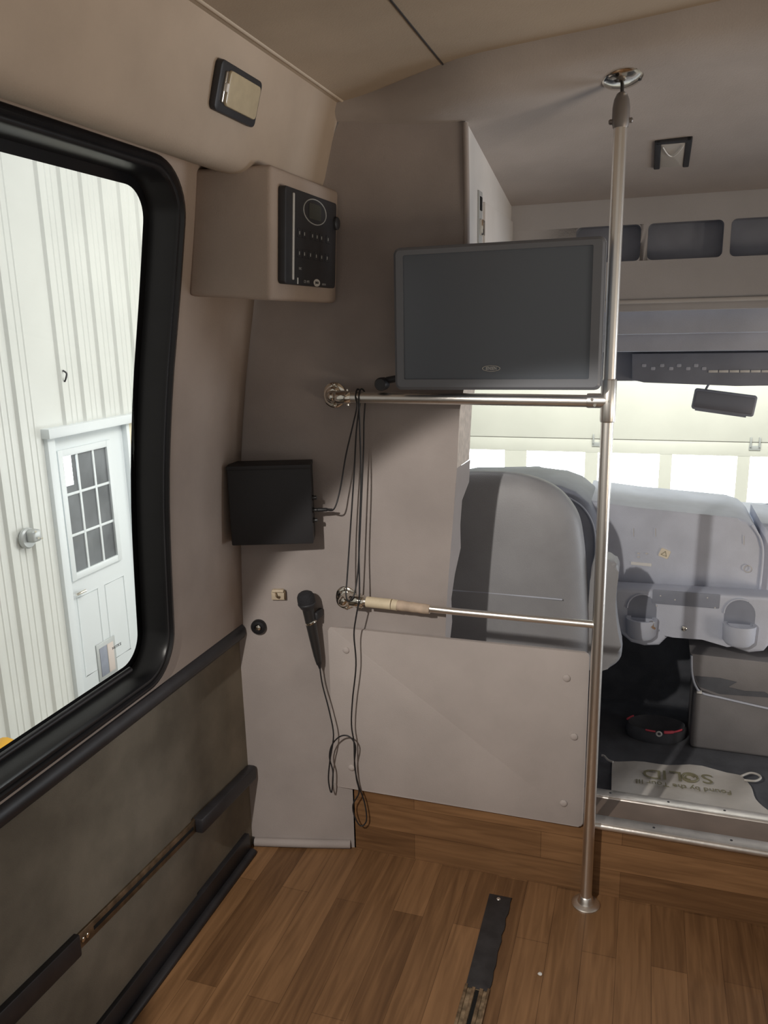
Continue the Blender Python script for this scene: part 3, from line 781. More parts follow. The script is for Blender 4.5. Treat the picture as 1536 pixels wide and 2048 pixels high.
# ------------------------------------------------------------------ wall seat track
def wall_track():
    t = thing('wall_seat_track', 'slotted bronze seat track with black end covers along the dark carpeted left wall', 'seat track', (-.96, 1.2, .24))
    zc = lambda y: .2265+(1.70-y)*.062
    def bar(name, y0, y1, h, x0, x1, m, dz=0, r=.002):
        bm = bmesh.new(); vs = []
        for y in (y0, y1):
            for (x, z) in ((x0, -h/2), (x1, -h/2), (x1, h/2), (x0, h/2)): vs.append(bm.verts.new((x, y, zc(y)+z+dz)))
        bm.faces.new(vs[:4]); bm.faces.new(vs[4:][::-1])
        for k in range(4): bm.faces.new((vs[k], vs[(k+1) % 4], vs[4+(k+1) % 4], vs[4+k]))
        bmesh.ops.bevel(bm, geom=bm.edges[:], offset=r, segments=2, profile=.5, affect='EDGES')
        return from_bm(name, bm, m, t)
    bar('track_rail', YBACK+.02, 1.66, .034, -.966, -.9545, M_bronze)
    s = bar('slot', 1.05, 1.405, .0085, -.956, -.9538, M_slot, r=.0005)
    bar('end_cover', 1.415, 1.690, .040, -.962, -.936, M_blacktrim, r=.006)
    bar('end_cover', YBACK+.02, 1.005, .046, -.962, -.947, M_blacktrim, r=.003)
    for y in (1.018, 1.030, 1.428):
        lathe('bolt', (-.955, y, zc(y)), (1, 0, 0), [(0, .005), (.003, .005), (.004, .003)], M_chrome, t, n=10)
    rel(t)
wall_track()

# ------------------------------------------------------------------ floor track
def floor_track():
    t = thing('floor_seat_track', 'floor seat track, worn black cover strip with bare metal rail at its near end', 'seat track', (-.28, 1.5, 0))
    n = 16; vs = []; top = []
    L, R_ = [], []
    for i in range(n+1):
        y = 1.387+(1.680-1.387)*i/n
        xl = -.302-.004*(i/n); xr = -.252 + (.002 if i % 3 else -.001) - (.004 if 4 < i < 13 else 0)*random.random()
        L.append((xl, y)); R_.append((xr, y))
    out = L + R_[::-1]
    prism('cover_strip', out, lambda u, v, d: (u, v, d+.0002), .0035, mat('worn_black_strip', (0.030, 0.028, 0.030), .6, var=.25, scale=30), t, r=.0008)
    bm = bmesh.new()
    add_box(bm, (-.304, .30, .0002), (-.2975, 1.392, .006), .0008); add_box(bm, (-.2875, .30, .0002), (-.2805, 1.388, .0055), .0008)
    add_box(bm, (-.2715, .30, .0002), (-.2635, 1.388, .0055), .0008); add_box(bm, (-.2555, .30, .0002), (-.2505, 1.392, .006), .0008)
    add_box(bm, (-.304, .30, .0001), (-.2505, 1.388, .0016))
    from_bm('metal_rail', bm, mat('worn_track_metal', (0.42, 0.33, 0.22), .35, metal=.85, var=.45, scale=60), t)
    bm = bmesh.new(); add_box(bm, (-.2800, .30, .0015), (-.2720, 1.384, .0022))
    from_bm('slot', bm, M_slot, t)
    lathe('screw', (-.281, 1.667, .0036), (0, 0, 1), [(0, .005), (.0012, .004)], M_alu, t, n=12)
    rel(t)
floor_track()
bm = bmesh.new(); bmesh.ops.create_icosphere(bm, subdivisions=2, radius=.0042)
for v in bm.verts: v.co *= 1+.3*random.random(); v.co.z *= .6
bm.transform(Matrix.Translation((-.155, 1.465, .0028)))
o = from_bm('crumb', bm, M_white); tag(o, 'tiny white crumb lying on the wood-look floor right of the black strip', 'debris')

# ------------------------------------------------------------------ driver cab
o = box('cab_floor', (-1.0, 1.905, -.04), (1.10, 3.2, .02), M_cabfloor, r=0); tag(o, kind='structure'); o.name = 'floor_cab'
o = box('trim_13', (-1.0, 1.885, -.04), (1.10, 1.906, .1955), M_cabfloor, r=0); tag(o, kind='structure')
bm = bmesh.new()
add_box(bm, (-.98, 1.80, 0), (-.95, 3.0, .78)); add_box(bm, (-.93, 1.80, 1.25), (-.90, 3.0, 1.55)); add_box(bm, (-.97, 1.80, .7), (-.92, 2.05, 1.4))
o = from_bm('wall_cab_left', bm, M_dashd); tag(o, kind='structure')

# overhead fascia with pockets
def fascia():
    t = thing('overhead_fascia', 'grey fabric fascia above the windshield with a row of dark rectangular pockets', 'overhead panel', (0.2, YF, 1.42))
    bm = bmesh.new()
    x0, x1, zt, zb = -.388, 1.06, 1.712, 1.432
    pk = []
    # pocket outlines from the photo rows, at the fascia plane
    pw = [(-.205, -.035), (-.0165, .172), (.190, .370), (.392, .575), (.595, .78)]
    outer = [(x0, zb), (x1, zb), (x1, zt), (x0, zt)]
    # grid of faces with holes left for the pockets (rounded outlines built by separate frames)
    zl, zh = 1.534, 1.628
    xsb = [x0]
    for a_, b_ in pw: xsb += [a_, b_]
    xsb.append(x1)
    def quad(xa, xb, za, zc_): bm.faces.new([bm.verts.new((x, YF, z)) for x, z in ((xa, za), (xb, za), (xb, zc_), (xa, zc_))])
    quad(x0, x1, zb, zl); quad(x0, x1, zh, zt)
    for i in range(0, len(xsb), 2): quad(xsb[i], xsb[i+1], zl, zh)
    # rounded corner fillers
    r = .014
    for a_, b_ in pw:
        for (cx_, cz_, sx, sz) in ((a_, zl, 1, 1), (b_, zl, -1, 1), (b_, zh, -1, -1), (a_, zh, 1, -1)):
            arc = [(cx_+sx*(r-r*math.cos(q)), cz_+sz*(r-r*math.sin(q))) for q in [PI/2*k/5 for k in range(6)]]
            bm.faces.new([bm.verts.new((cx_, YF, cz_))] + [bm.verts.new((x, YF, z)) for x, z in arc])
    bmesh.ops.remove_doubles(bm, verts=bm.verts, dist=1e-5)
    from_bm('fascia_board', bm, M_cabbase, t)
    for a_, b_ in pw:
        bm = bmesh.new(); q = []
        for y in (YF-.0005, YF+.045): q.append([bm.verts.new((x, y, z)) for x, z in rrect((a_+b_)/2, (zl+zh)/2, b_-a_, zh-zl, r, 5)])
        for k in range(len(q[0])): bm.faces.new((q[0][k], q[0][(k+1) % len(q[0])], q[1][(k+1) % len(q[0])], q[1][k]))
        bm.faces.new(q[1])
        from_bm('pocket', bm, M_dashd, t)
    # ledge lip at the bottom
    tube('ledge_lip', [(x0, YF-.004, 1.426), (0.3, YF-.004, 1.4255), (x1, YF-.004, 1.425)], .0058, M_whiteside, t, n=12)
    box('ledge_underside', (x0, YF, 1.400), (x1, YF+.05, 1.425), M_cabbase, t, r=.004)
    box('rear_shelf', (x0, YF+.047, 1.42), (x1, YF+.06, 1.712), M_dashd, t, r=0)
    rel(t)
fascia()
# front headliner band and control panel above the windshield
z = lambda v, y: PY(1350, v, y).z
bm = bmesh.new()
add_box(bm, (-.95, 2.45, z(668, 2.45)), (1.06, 2.50, 1.42), .008); 
o = from_bm('trim_14', bm, M_dash); tag(o, 'front headliner band under the fascia', kind='structure')
o = box('trim_15', (-.95, 2.50, z(703, 2.50)), (1.06, 2.75, z(640, 2.5)), M_dash, r=.006); tag(o, 'front headliner lower band', kind='structure')
o = box('trim_16', (-.95, 2.60, z(762, 2.6)), (1.06, 2.78, 1.30), M_dashd, r=.004); tag(o, 'top windshield frame', kind='structure')
def control_panel():
    t = thing('overhead_control_panel', 'dark overhead control panel with faint buttons and a white label strip above the mirror', 'control panel', (.3, 2.58, 1.19))
    x0 = PY(1262, 740, 2.57).x; zt, zb = PY(1400, 706, 2.57).z, PY(1400, 768, 2.57).z
    prism('housing', [(x0, zt), (x0+.004, zb+.012), (x0+.04, zb+.004), (.25, zb-.006), (.62, zb-.001), (.66, zb+.012), (.66, zt)], lambda u, v, d: (u, 2.60-d, v), .03, M_dashd, t, r=.004)
    a, b = PY(1417, 741, 2.57), PY(1545, 741, 2.57)
    n = 6
    for i in range(n):
        xa = a.x+(b.x-a.x)*i/n; xb = a.x+(b.x-a.x)*(i+.9)/n
        box('label_strip', (xa, 2.567, a.z-.006), (xb, 2.571, a.z+.001), M_white, t, r=.0005)
    for i, u in enumerate((1288, 1306, 1324, 1342, 1358, 1376, 1392, 1408)):
        p = PY(u, 733+(4 if i % 2 else -2), 2.57)
        prism('button', rrect(p.x, p.z, .013, .010, .003, 3), lambda u_, v_, d: (u_, 2.571-d, v_), .003, M_dash, t, r=.001)
    rel(t)
control_panel()
def mirror():
    p = [PY(u, v, 2.62) for u, v in ((1390, 772), (1516, 787), (1507, 840), (1383, 822))]
    c = sum(p, Vector())/4; xv = (p[1]-p[0]+p[2]-p[3]).normalized(); zv = Vector((-xv.z, 0, xv.x)); w = (p[1]-p[0]).length; h = .058
    t = thing('rear_view_mirror', 'grey rear view mirror tilted below the overhead control panel against the windshield', 'mirror', c)
    conv = lambda u, v, d: c + xv*u + zv*v + Vector((0, d, 0))
    prism('housing', rrect(0, 0, w, h+.006, .008, 4), conv, .020, M_dashd, t, r=.004)
    prism('mirror_glass', rrect(0, 0, w-.010, h-.008, .006, 4), lambda u, v, d: conv(u, v, -d+.001), .002, mat('mirror_face', (.20, .21, .25), .25, metal=.3), t, r=.0005)
    tube('lower_lip', [conv(-w/2+.012, -h/2-.003, .008), conv(w/2-.02, -h/2-.004, .008)], .004, M_dashd, t)
    tube('stem', [conv(-w/2+.030, h/2-.002, .012), conv(-w/2+.034, h/2+.012, .012), conv(-w/2+.045, h/2+.04, .03)], .0035, M_dashd, t, sub=4)
    rel(t)
mirror()

# windshield and its frame
yt, yb_, zt, zb = 2.78, 3.12, 1.22, .60
win2 = from_data('window_2', [(-.66, yt, zt), (-.625, yt, zt), (-.665, yb_, zb), (-.71, yb_, zb), (-.66, yt+.03, zt), (-.71, yb_+.03, zb)], [(0, 1, 2, 3), (0, 4, 5, 3)], M_black); tag(win2, 'windshield with dark left pillar', kind='structure')
from_data('window_glass', [(-.64, yt, zt), (1.00, yt, zt), (1.05, yb_, zb), (-.69, yb_, zb)], [(0, 1, 2, 3)], M_wglass, win2)
o = box('window_frame', (-.75, yb_-.10, .40), (1.10, yb_+.03, .645), M_dashd, win2, r=.01)

o = box('wall_firewall', (-1.0, 2.80, .0), (1.10, 2.84, .60), M_cabfloor, r=0); tag(o, kind='structure')
# dashboard
def dash():
    t = thing('dashboard', 'grey moulded dashboard with raised instrument hood and centre panel', 'dashboard', (.1, 2.5, .3))
    # centre stack
    out = [(-.16, .40), (.350, .40), (.353, .60), (.352, .70)]
    cx_, cz_, r = .272, .700, .082
    out += [(cx_+r*math.cos(a), cz_+.095*math.sin(a)) for a in [math.radians(d) for d in (12, 25, 38, 50, 62, 74, 86)]]
    out += [(.15, .803), (0, .812), (-.10, .822), (-.16, .830)]
    prism('centre_stack', out, lambda u, v, d: (u, 2.50+d+(v-.4)*.02, v), .34, M_dash, t, r=.014, seg=3)
    # instrument hood
    out = [(-.70, .45), (-.14, .45), (-.118, .62), (-.118, .74), (-.126, .79), (-.150, .835), (-.19, .868), (-.24, .885), (-.34, .893), (-.55, .885), (-.66, .86), (-.70, .80)]
    prism('instrument_hood', out, lambda u, v, d: (u, 2.43+d, v), .30, M_dashd, t, r=.02, seg=3)
    tube('hood_seam', [(-.126, 2.428, .60), (-.124, 2.428, .70), (-.134, 2.428, .77), (-.165, 2.428, .822), (-.21, 2.428, .852)], .003, M_dash, t, sub=5)
    # passenger dash
    out = [(.345, .40), (1.02, .40), (1.02, .72), (.98, .755), (.70, .762), (.42, .758), (.352, .770)]
    prism('passenger_dash', out, lambda u, v, d: (u, 2.56+d, v), .30, M_dash, t, r=.02, seg=3)
    # top pad to the windshield
    box('top_pad', (-.90, 2.70, .52), (1.02, 3.05, .735), M_dash, t, r=.03, seg=3)
    # tube bead at the right edge of the centre stack
    tube('edge_bead', [(.3535, 2.500, .55), (.3555, 2.503, .68), (.345, 2.505, .735), (.318, 2.506, .775)], .004, M_dash, t, sub=5)
    # details on the centre stack
    def plate(name, u, v, w, h, m, ang=0, r=.002, th=.0015, lab=None):
        p = PY(u, v, 2.503+ .0); ca, sa = math.cos(ang), math.sin(ang)
        pts = [(p.x+a*ca-b*sa, p.z+a*sa+b*ca) for a, b in rrect(0, 0, w, h, r, 3)]
        o = prism(name, pts, lambda a, b, d: (a, 2.506-d, b), th+.003, m, t)
        if lab: o['label'] = lab
        return p
    plate('label_strip', 1282.5, 1128, .062, .0095, M_white, -.03, lab='white label strip')
    p = plate('warning_sticker', 1329, 1107, .030, .027, M_paper, -.35, .004, lab='tilted cream warning sticker')
    tri = [(0, .008), (-.0085, -.006), (.0085, -.006)]
    a_ = -.35
    tube('warning_mark', [(p.x+x*math.cos(a_)-z_*math.sin(a_), 2.5005, p.z+x*math.sin(a_)+z_*math.cos(a_)) for x, z_ in tri], .0011, M_print, t, closed=True, n=6)
    for u, v in ((1277, 1107), (1293, 1107), (1277, 1114)): plate('button', u, v, .008, .004, M_whiteside, 0, .001)
    p = PY(1495, 1137, 2.503); tube('lock_ring', [(p.x+.0105*math.cos(a), 2.499, p.z+.0105*math.sin(a)) for a in [2*PI*i/20 for i in range(20)]], .0014, M_whiteside, t, closed=True, n=6)
    for u in (1267, 1311): 
        a, b = PY(u, 1057, 2.5), PY(u, 1073, 2.5); tube('vent_mark', [(a.x, 2.503, a.z), (b.x, 2.503, b.z)], .0010, M_whiteside, t, n=6)
    a, b = PY(1488, 1072, 2.5), PY(1488, 1090, 2.5); tube('vent_mark', [(a.x, 2.503, a.z), (b.x, 2.503, b.z)], .0010, M_whiteside, t, n=6)
    rel(t)
dash()

def lower_console():
    t = thing('engine_cover', 'grey engine cover front below the dashboard with cup holders and dark radio slot', 'engine cover', (.15, 2.42, .02))
    out = [(-.10, .575), (-.062, .47), (-.040, .43), (-.005, .402), (.035, .395), (.078, .402), (.100, .43), (.108, .445), (.20, .447), (.275, .43), (.290, .415), (.33, .405), (.37, .415), (.385, .44), (.385, .585)]
    prism('upper_shelf', out, lambda u, v, d: (u, 2.415+d, v), .08, M_dash, t, r=.012, seg=3)
    # cup holders: half open cups
    for (u, v) in ((1283, 1240), (1478, 1252)):
        c = PY(u, v, 2.41); c.y = 2.405
        bm = bmesh.new(); n = 20; ro, ri = .046, .036
        rings = []
        for (rr, zz) in ((ro-.012, c.z-.052), (ro-.002, c.z-.040), (ro, c.z+.010), (ri, c.z+.010), (ri-.004, c.z-.035), (.001, c.z-.035)):
            rings.append([bm.verts.new((c.x+rr*math.cos(2*PI*k/n), c.y-.006+rr*.85*math.sin(2*PI*k/n), zz)) for k in range(n)])
        for a, b in zip(rings, rings[1:]):
            for k in range(n): bm.faces.new((a[k], a[(k+1) % n], b[(k+1) % n], b[k]))
        bm.faces.new(rings[0]); 
        from_bm('cup_holder', bm, M_dash, t, 50)
        # arched recess above the cup
        ar = [(c.x-.042, c.z+.005), (c.x+.042, c.z+.005)] + [(c.x+.042*math.cos(q), c.z+.035+.045*math.sin(q)) for q in [PI*k/12 for k in range(13)]]
        prism('cup_recess', ar, lambda a, b, d: (a, 2.4155-d, b), .0015, M_dashd, t)
        tube('recess_rim', [(c.x+.044*math.cos(q), 2.413, c.z+.035+.047*math.sin(q)) for q in [PI*(.35+.65*k/12) for k in range(13)]], .003, M_dash, t, n=8)
    a, b = PY(1306, 1174, 2.41), PY(1438, 1224, 2.41)
    prism('radio_slot', rrect((a.x+b.x)/2, (a.z+b.z)/2, b.x-a.x, .044, .003, 3), lambda u, v, d: (u, 2.416-d, v), .004, M_dashd, t, r=.001)
    for u, v in ((1321, 1192), (1350, 1200), (1313, 1212), (1430, 1216), (1415, 1196)):
        p = PY(u, v, 2.41); lathe('radio_screw', (p.x, 2.413, p.z), (0, -1, 0), [(0, .0025), (.002, .002)], M_whiteside, t, n=8)
    p = PY(1368, 1258, 2.41); lathe('socket', (p.x, 2.417, p.z), (0, -1, 0), [(0, .0075), (.006, .0075), (.008, .004)], M_chrome, t, n=16)
    rel(t)
    k = PY(1302, 1250, 2.38)
    t = thing('keys', 'small bunch of silver keys on the rim of the left cup holder', 'keys', k)
    for i, (dx, dz, an) in enumerate(((0, 0, .3), (.006, -.004, -.5), (-.004, -.006, 1.2))):
        prism('key', rrect(0, 0, .016, .007, .003, 3), lambda u, v, d: (k.x+dx+u*math.cos(an)-v*math.sin(an), k.y-.006-d-.002*i, k.z+dz+u*math.sin(an)+v*math.cos(an)), .0015, M_chrome, t)
    tube('ring', [(k.x+.007*math.cos(a), k.y-.006, k.z+.008+.007*math.sin(a)) for a in [2*PI*i/16 for i in range(16)]], .0009, M_chrome, t, closed=True, n=6)
    rel(t)
lower_console()

def steering():
    c = Vector((-.365, 2.30, .70)); R_ = .205
    ax = Vector((0, -.88, .47)); xv = Vector((1, 0, 0)); yv = ax.cross(xv).normalized()
    t = thing('steering_wheel', 'dark steering wheel seen in front of the driver seat', 'steering wheel', c)
    tube('rim', [c+xv*R_*math.cos(a)+yv*R_*math.sin(a) for a in [2*PI*i/48 for i in range(48)]], .013, M_dashd, t, closed=True, n=12)
    lathe('hub', c-ax.normalized()*.02, ax, [(0, .05), (.02, .06), (.035, .052), (.04, .03)], M_dashd, t)
    for a in (0, PI, 1.5*PI, PI*.5):
        tube('spoke', [c+(xv*math.cos(a)+yv*math.sin(a))*q for q in (.03, .12, R_)], .011, M_dashd, t, n=8)
    tube('column', [c-ax.normalized()*.02, c-ax.normalized()*.13], .03, M_dashd, t, n=14)
    rel(t)
steering()

def driver_seat():
    t = thing('driver_seat', 'grey vinyl driver seat with tall rounded backrest seen through the bulkhead opening', 'seat', (-.40, 2.2, .02))
    # backrest: lofted cross sections along its height
    prof = [  # z, half width right, y centre, half thickness
        (.34, .262, 2.14, .060), (.45, .272, 2.135, .066), (.55, .270, 2.13, .070), (.64, .262, 2.125, .072), (.73, .256, 2.12, .071), (.81, .247, 2.115, .068),
        (.87, .236, 2.112, .063), (.915, .218, 2.110, .056), (.945, .193, 2.108, .047), (.965, .160, 2.108, .038), (.978, .118, 2.108, .027), (.986, .06, 2.108, .014)]
    bm = bmesh.new(); n = 40; rings = []; xc = -.385
    for z_, hw, yc, ht in prof:
        ring = []
        for k in range(n):
            a = 2*PI*k/n; ca, sa = math.cos(a), math.sin(a); e = .42
            x = xc+hw*(abs(ca)**e)*(1 if ca >= 0 else -1); y = yc+ht*(abs(sa)**.8)*(1 if sa >= 0 else -1)
            ring.append(bm.verts.new((x, y, z_ - .018*((x-xc)/.25)**2*(1 if z_ > .9 else 0))))
        rings.append(ring)
    for a, b in zip(rings, rings[1:]):
        for k in range(n): bm.faces.new((a[k], a[(k+1) % n], b[(k+1) % n], b[k]))
    bm.faces.new(rings[0][::-1]); bm.faces.new(rings[-1])
    o = from_bm('backrest', bm, M_seat, t, 80)
    o.modifiers.new('sub', 'SUBSURF').levels = 1; o.modifiers['sub'].render_levels = 2
    o2 = box('cushion', (-.66, 2.10, .30), (-.13, 2.40, .43), M_seat, t, r=.045, seg=4)
    box('pedestal', (-.58, 2.18, .018), (-.22, 2.38, .31), M_dashd, t, r=.01)
    tube('back_seam', [(xc+x, 2.127-.0715-.001, .655-.012*abs(x)) for x in (-.2, -.1, 0, .1, .2)], .0022, M_dash, t, n=6, sub=3)
    # folded armrest at its right side
    out = [(-.112, .748), (-.070, .752), (-.052, .742), (-.045, .72), (-.050, .63), (-.040, .55), (-.027, .49), (-.040, .455), (-.075, .432), (-.115, .425), (-.122, .50), (-.120, .65)]
    ar = prism('armrest', [(p[0], p[1]) for p in spline([(x, z_, 0) for x, z_ in out], 3, True)], lambda u, v, d: (u, 2.12+d, v), .075, M_seat, t, r=.012, seg=3)
    ar['label'] = 'folded armrest beside the backrest'
    rel(t)
driver_seat()

def side_console():
    Y = 2.50
    t = thing('console_box', 'dark grey console box with a recessed tray near its top on the cab floor', 'console', (.4, Y, .02))
    def q(u, v, y=Y): p = PY(u, v, y); return (p.x, p.z)
    x0 = q(1381, 1480)[0]
    bm = bmesh.new(); add_box(bm, (x0, Y+.012, .02), (.90, Y+.20, q(1440, 1392)[1]), .012, 3)
    from_bm('body', bm, M_console, t)
    a, b = q(1381, 1309), q(1600, 1338)
    out = [a, q(1384, 1345), q(1391, 1372), q(1402, 1384), q(1440, 1396), q(1536, 1418), (.90, q(1536, 1418)[1]-.03), (.90, b[1])]
    prism('top_section', out, lambda u, v, d: (u, Y+.008+d, v), .19, M_console, t, r=.006)
    out = [q(1390, 1354), q(1440, 1358), q(1474, 1366), q(1456, 1376), q(1490, 1384), q(1530, 1386), q(1550, 1398), q(1440, 1390), q(1400, 1376)]
    prism('tray_opening', out, lambda u, v, d: (u, Y+.009-d, v), .003, M_cabfloor, t)
    tube('lip', [(q(u, v)[0], Y+.004, q(u, v)[1]) for u, v in ((1383, 1312), (1384, 1345), (1390, 1370), (1404, 1387), (1440, 1396), (1500, 1410), (1580, 1428))], .0035, M_dash, t, sub=4)
    p = PY(1400, 1384, Y); box('latch_button', (p.x-.010, Y-.006, p.z-.004), (p.x+.006, Y+.010, p.z+.003), M_white, t, r=.002)
    rel(t)
side_console()

def pouch():
    c = PZ(1325, 1462, .05); c.x -= .020
    t = thing('black_pouch', 'black pouch with pink piping and a small white ring on the cab floor', 'bag', (c.x, c.y, .02))
    a_, b_ = .095, .062
    pts = [(c.x+a_*math.cos(q)*(1+.1*math.sin(2*q)), c.y+.02+b_*math.sin(q)) for q in [2*PI*i/30 for i in range(30)]]
    bm = bmesh.new(); rings = []
    for s, z_ in ((.94, .02), (1.0, .03), (1.0, .055), (.93, .066), (.80, .060), (.5, .050), (.05, .047)):
        rings.append([bm.verts.new((c.x+(x-c.x)*s, c.y+.02+(y-c.y-.02)*s, z_)) for x, y in pts])
    for a, b in zip(rings, rings[1:]):
        for k in range(30): bm.faces.new((a[k], a[(k+1) % 30], b[(k+1) % 30], b[k]))
    bm.faces.new(rings[0][::-1]); bm.faces.new(rings[-1])
    from_bm('body', bm, M_cabfloor, t, 60)
    def arc(q0, q1, rad, n=12):
        P = []
        for i in range(n+1):
            q = q0+(q1-q0)*i/n
            P.append((c.x+a_*.985*math.cos(q)*(1+.1*math.sin(2*q)), c.y+.02+b_*.985*math.sin(q), .066))
        return P
    tube('piping', arc(math.radians(250), math.radians(268), 0), .0032, M_pink, t)
    tube('piping', arc(math.radians(285), math.radians(335), 0), [.0055 if i < 6 else .0035 for i in range(13)], M_pink, t)
    tube('piping', arc(math.radians(150), math.radians(178), 0), .0035, M_pink, t)
    p = PZ(1318, 1468, .078); tube('white_ring', [(p.x+.0075*math.cos(a), p.y, p.z+.0075*math.sin(a)) for a in [2*PI*i/18 for i in range(18)]], .0026, M_white, t, closed=True, n=8)
    rel(t)
pouch()

def cloth():
    t = thing('drawstring_bag', 'crumpled white drawstring bag with olive lettering lying upside down behind the aluminium strip', 'bag', (.18, 2.2, .03))
    # outline on the cab floor; rear edge far, near edge tucked against the sill
    far = [PZ(u, v, .05) for u, v in ((1225, 1510), (1290, 1514), (1380, 1522), (1473, 1536), (1490, 1547), (1503, 1566), (1512, 1590), (1540, 1612))]
    near = [Vector((-.035+i*(.47)/7, 1.925, .03)) for i in range(8)]
    near[0].x = far[0].x+.012
    n = 16; vs, fs = [], []
    F = spline(far, 4); Nn = spline(near, 4)
    for i in range(len(F)):
        for j in range(n+1):
            s = j/n; p = F[i].lerp(Nn[i], s)
            z_ = .030 + .004*math.sin(p.x*38+s*5) + .003*math.sin(p.x*21-p.y*33)
            if s > .86: z_ += (s-.86)*.5
            vs.append((p.x, p.y, z_))
    for i in range(len(F)-1):
        for j in range(n): fs.append((i*(n+1)+j, i*(n+1)+j+1, (i+1)*(n+1)+j+1, (i+1)*(n+1)+j))
    o = from_data('fabric', vs, fs, M_cloth, t, 80, thick=.003)
    # lettering turned upside down as in the photo
    def wr(body, size, u, v, sx, ang):
        p = PZ(u, v, .0385); r_ = Vector((-math.cos(ang), -math.sin(ang), 0)); u_ = Vector((math.sin(ang), -math.cos(ang), 0))
        text('lettering', body, size, p, r_, u_, M_print, t, sx=sx, depth=.001)
    for ch, u, v in (('S', 1414, 1557), ('L', 1352, 1551), ('I', 1329, 1549), ('D', 1304, 1547)): wr(ch, .072, u, v, 1.12, .03)
    p0 = PZ(1380, 1554, .040)
    tube('emblem', [(p0.x+.022*math.cos(a), p0.y+.022*math.sin(a), .0385) for a in [2*PI*i/22 for i in range(22)]], .0035, M_print, t, closed=True, n=6)
    tube('emblem', [(p0.x+.013*math.cos(a), p0.y+.013*math.sin(a), .0385) for a in [.5+4.2*i/12 for i in range(13)]], .0025, M_print, t, n=6)
    wr('Found by the Tour III', .030, 1366, 1573, 1.02, .04)
    tube('drawstring', [PZ(u, v, .045) for u, v in ((1483, 1552), (1500, 1546), (1515, 1549), (1521, 1556), (1510, 1562), (1488, 1560))], .0035, M_cloth, t, n=8, sub=5)
    tube('drawstring', [PZ(u, v, .045) for u, v in ((1226, 1524), (1216, 1520), (1208, 1512), (1203, 1511))], .0035, M_cloth, t, n=8, sub=5)
    rel(t)
cloth()
p = PZ(1218, 1572, .06)
o = lathe('cup', (p.x-.045, 2.02, .02), (0, 0, 1), [(0, .030), (.05, .034), (.052, .030), (.03, .028)], M_greydark); tag(o, 'small grey cup rim just behind the aluminium strip at the pole', 'cup')

# ------------------------------------------------------------------ garage outside
GZ = -1.36
o = box('floor_garage', (-4.2, -5.5, GZ-.05), (6, 8.3, GZ), M_concrete, r=0); tag(o, kind='structure')
# ribbed white wall
bm = bmesh.new(); prof = []
y = -3.0
ribs = .2245
DY0, DY1, DZ1 = 4.575, 5.40, .655
def rib_profile(y0, y1):
    P = []; k0 = math.ceil((y0-4.517+.03)/ribs); y = 4.517+ribs*k0
    P.append((y0, 0))
    while y < y1-.04:
        P += [(y-.026, 0), (y-.012, .022), (y+.012, .022), (y+.026, 0)]
        for q in (.085, .14):
            if y+q+.01 < y1: P += [(y+q-.010, 0), (y+q-.004, .005), (y+q+.004, .005), (y+q+.010, 0)]
        y += ribs
    P.append((y1, 0)); return P
def add_siding(y0, y1, z0, z1):
    P = [p for p in rib_profile(y0, y1) if y0 <= p[0] <= y1]
    a = [bm.verts.new((-4+x, y, z0)) for y, x in P]; b = [bm.verts.new((-4+x, y, z1)) for y, x in P]
    for i in range(len(P)-1): bm.faces.new((a[i], a[i+1], b[i+1], b[i]))
add_siding(-1.0, DY0-.05, GZ, 4.2); add_siding(DY0-.05, 7.5, DZ1+.05, 4.2); add_siding(5.75, 7.5, GZ, DZ1+.05)
o = from_bm('wall_garage_left', bm, M_siding, smooth=30); tag(o, kind='structure')
# man door
d = box('door_1', (-4.06, DY0, GZ), (-4.01, DY1, DZ1), M_doorw, r=.004); tag(d, 'white steel man door with nine panes', kind='structure')
bm = bmesh.new()
add_box(bm, (-4.04, DY0-.075, GZ), (-3.965, DY0, DZ1+.06), .004); add_box(bm, (-4.04, DY1, GZ), (-3.965, DY1+.04, DZ1+.06), .004); add_box(bm, (-4.06, DY0-.09, DZ1), (-3.93, DY1+.16, DZ1+.07), .004)
from_bm('door_frame', bm, M_doorw, d)
o = box('trim_17', (-4.03, DY1+.04, GZ), (-3.98, 5.76, DZ1+.05), M_creamtrim, r=.003); tag(o, kind='structure')
ly0, ly1, lz0, lz1 = 4.635, 5.185, -.405, .525
bm = bmesh.new()
for i in range(4):
    y = ly0+(ly1-ly0)*i/3; w = .026 if i in (0, 3) else .011; add_box(bm, (-4.012, y-w, lz0-.026), (-3.985 if i in (0, 3) else -3.995, y+w, lz1+.026), .002)
for i in range(4):
    z_ = lz0+(lz1-lz0)*i/3; w = .026 if i in (0, 3) else .011; add_box(bm, (-4.013, ly0-.024, z_-w+.001), (-3.987 if i in (0, 3) else -3.9965, ly1+.024, z_+w-.001), .002)
lf = from_bm('door_lite_frame', bm, M_creamtrim2 if 'M_creamtrim2' in globals() else M_doorw, d)
for i in range(3):
    for j in range(3):
        a0 = ly0+(ly1-ly0)*i/3+.012; a1 = ly0+(ly1-ly0)*(i+1)/3-.012; z0 = lz0+(lz1-lz0)*j/3+.012; z1 = lz0+(lz1-lz0)*(j+1)/3-.012
        box('door_pane', (-4.009, a0, z0), (-4.004, a1, z1), M_pane, lf, r=0)
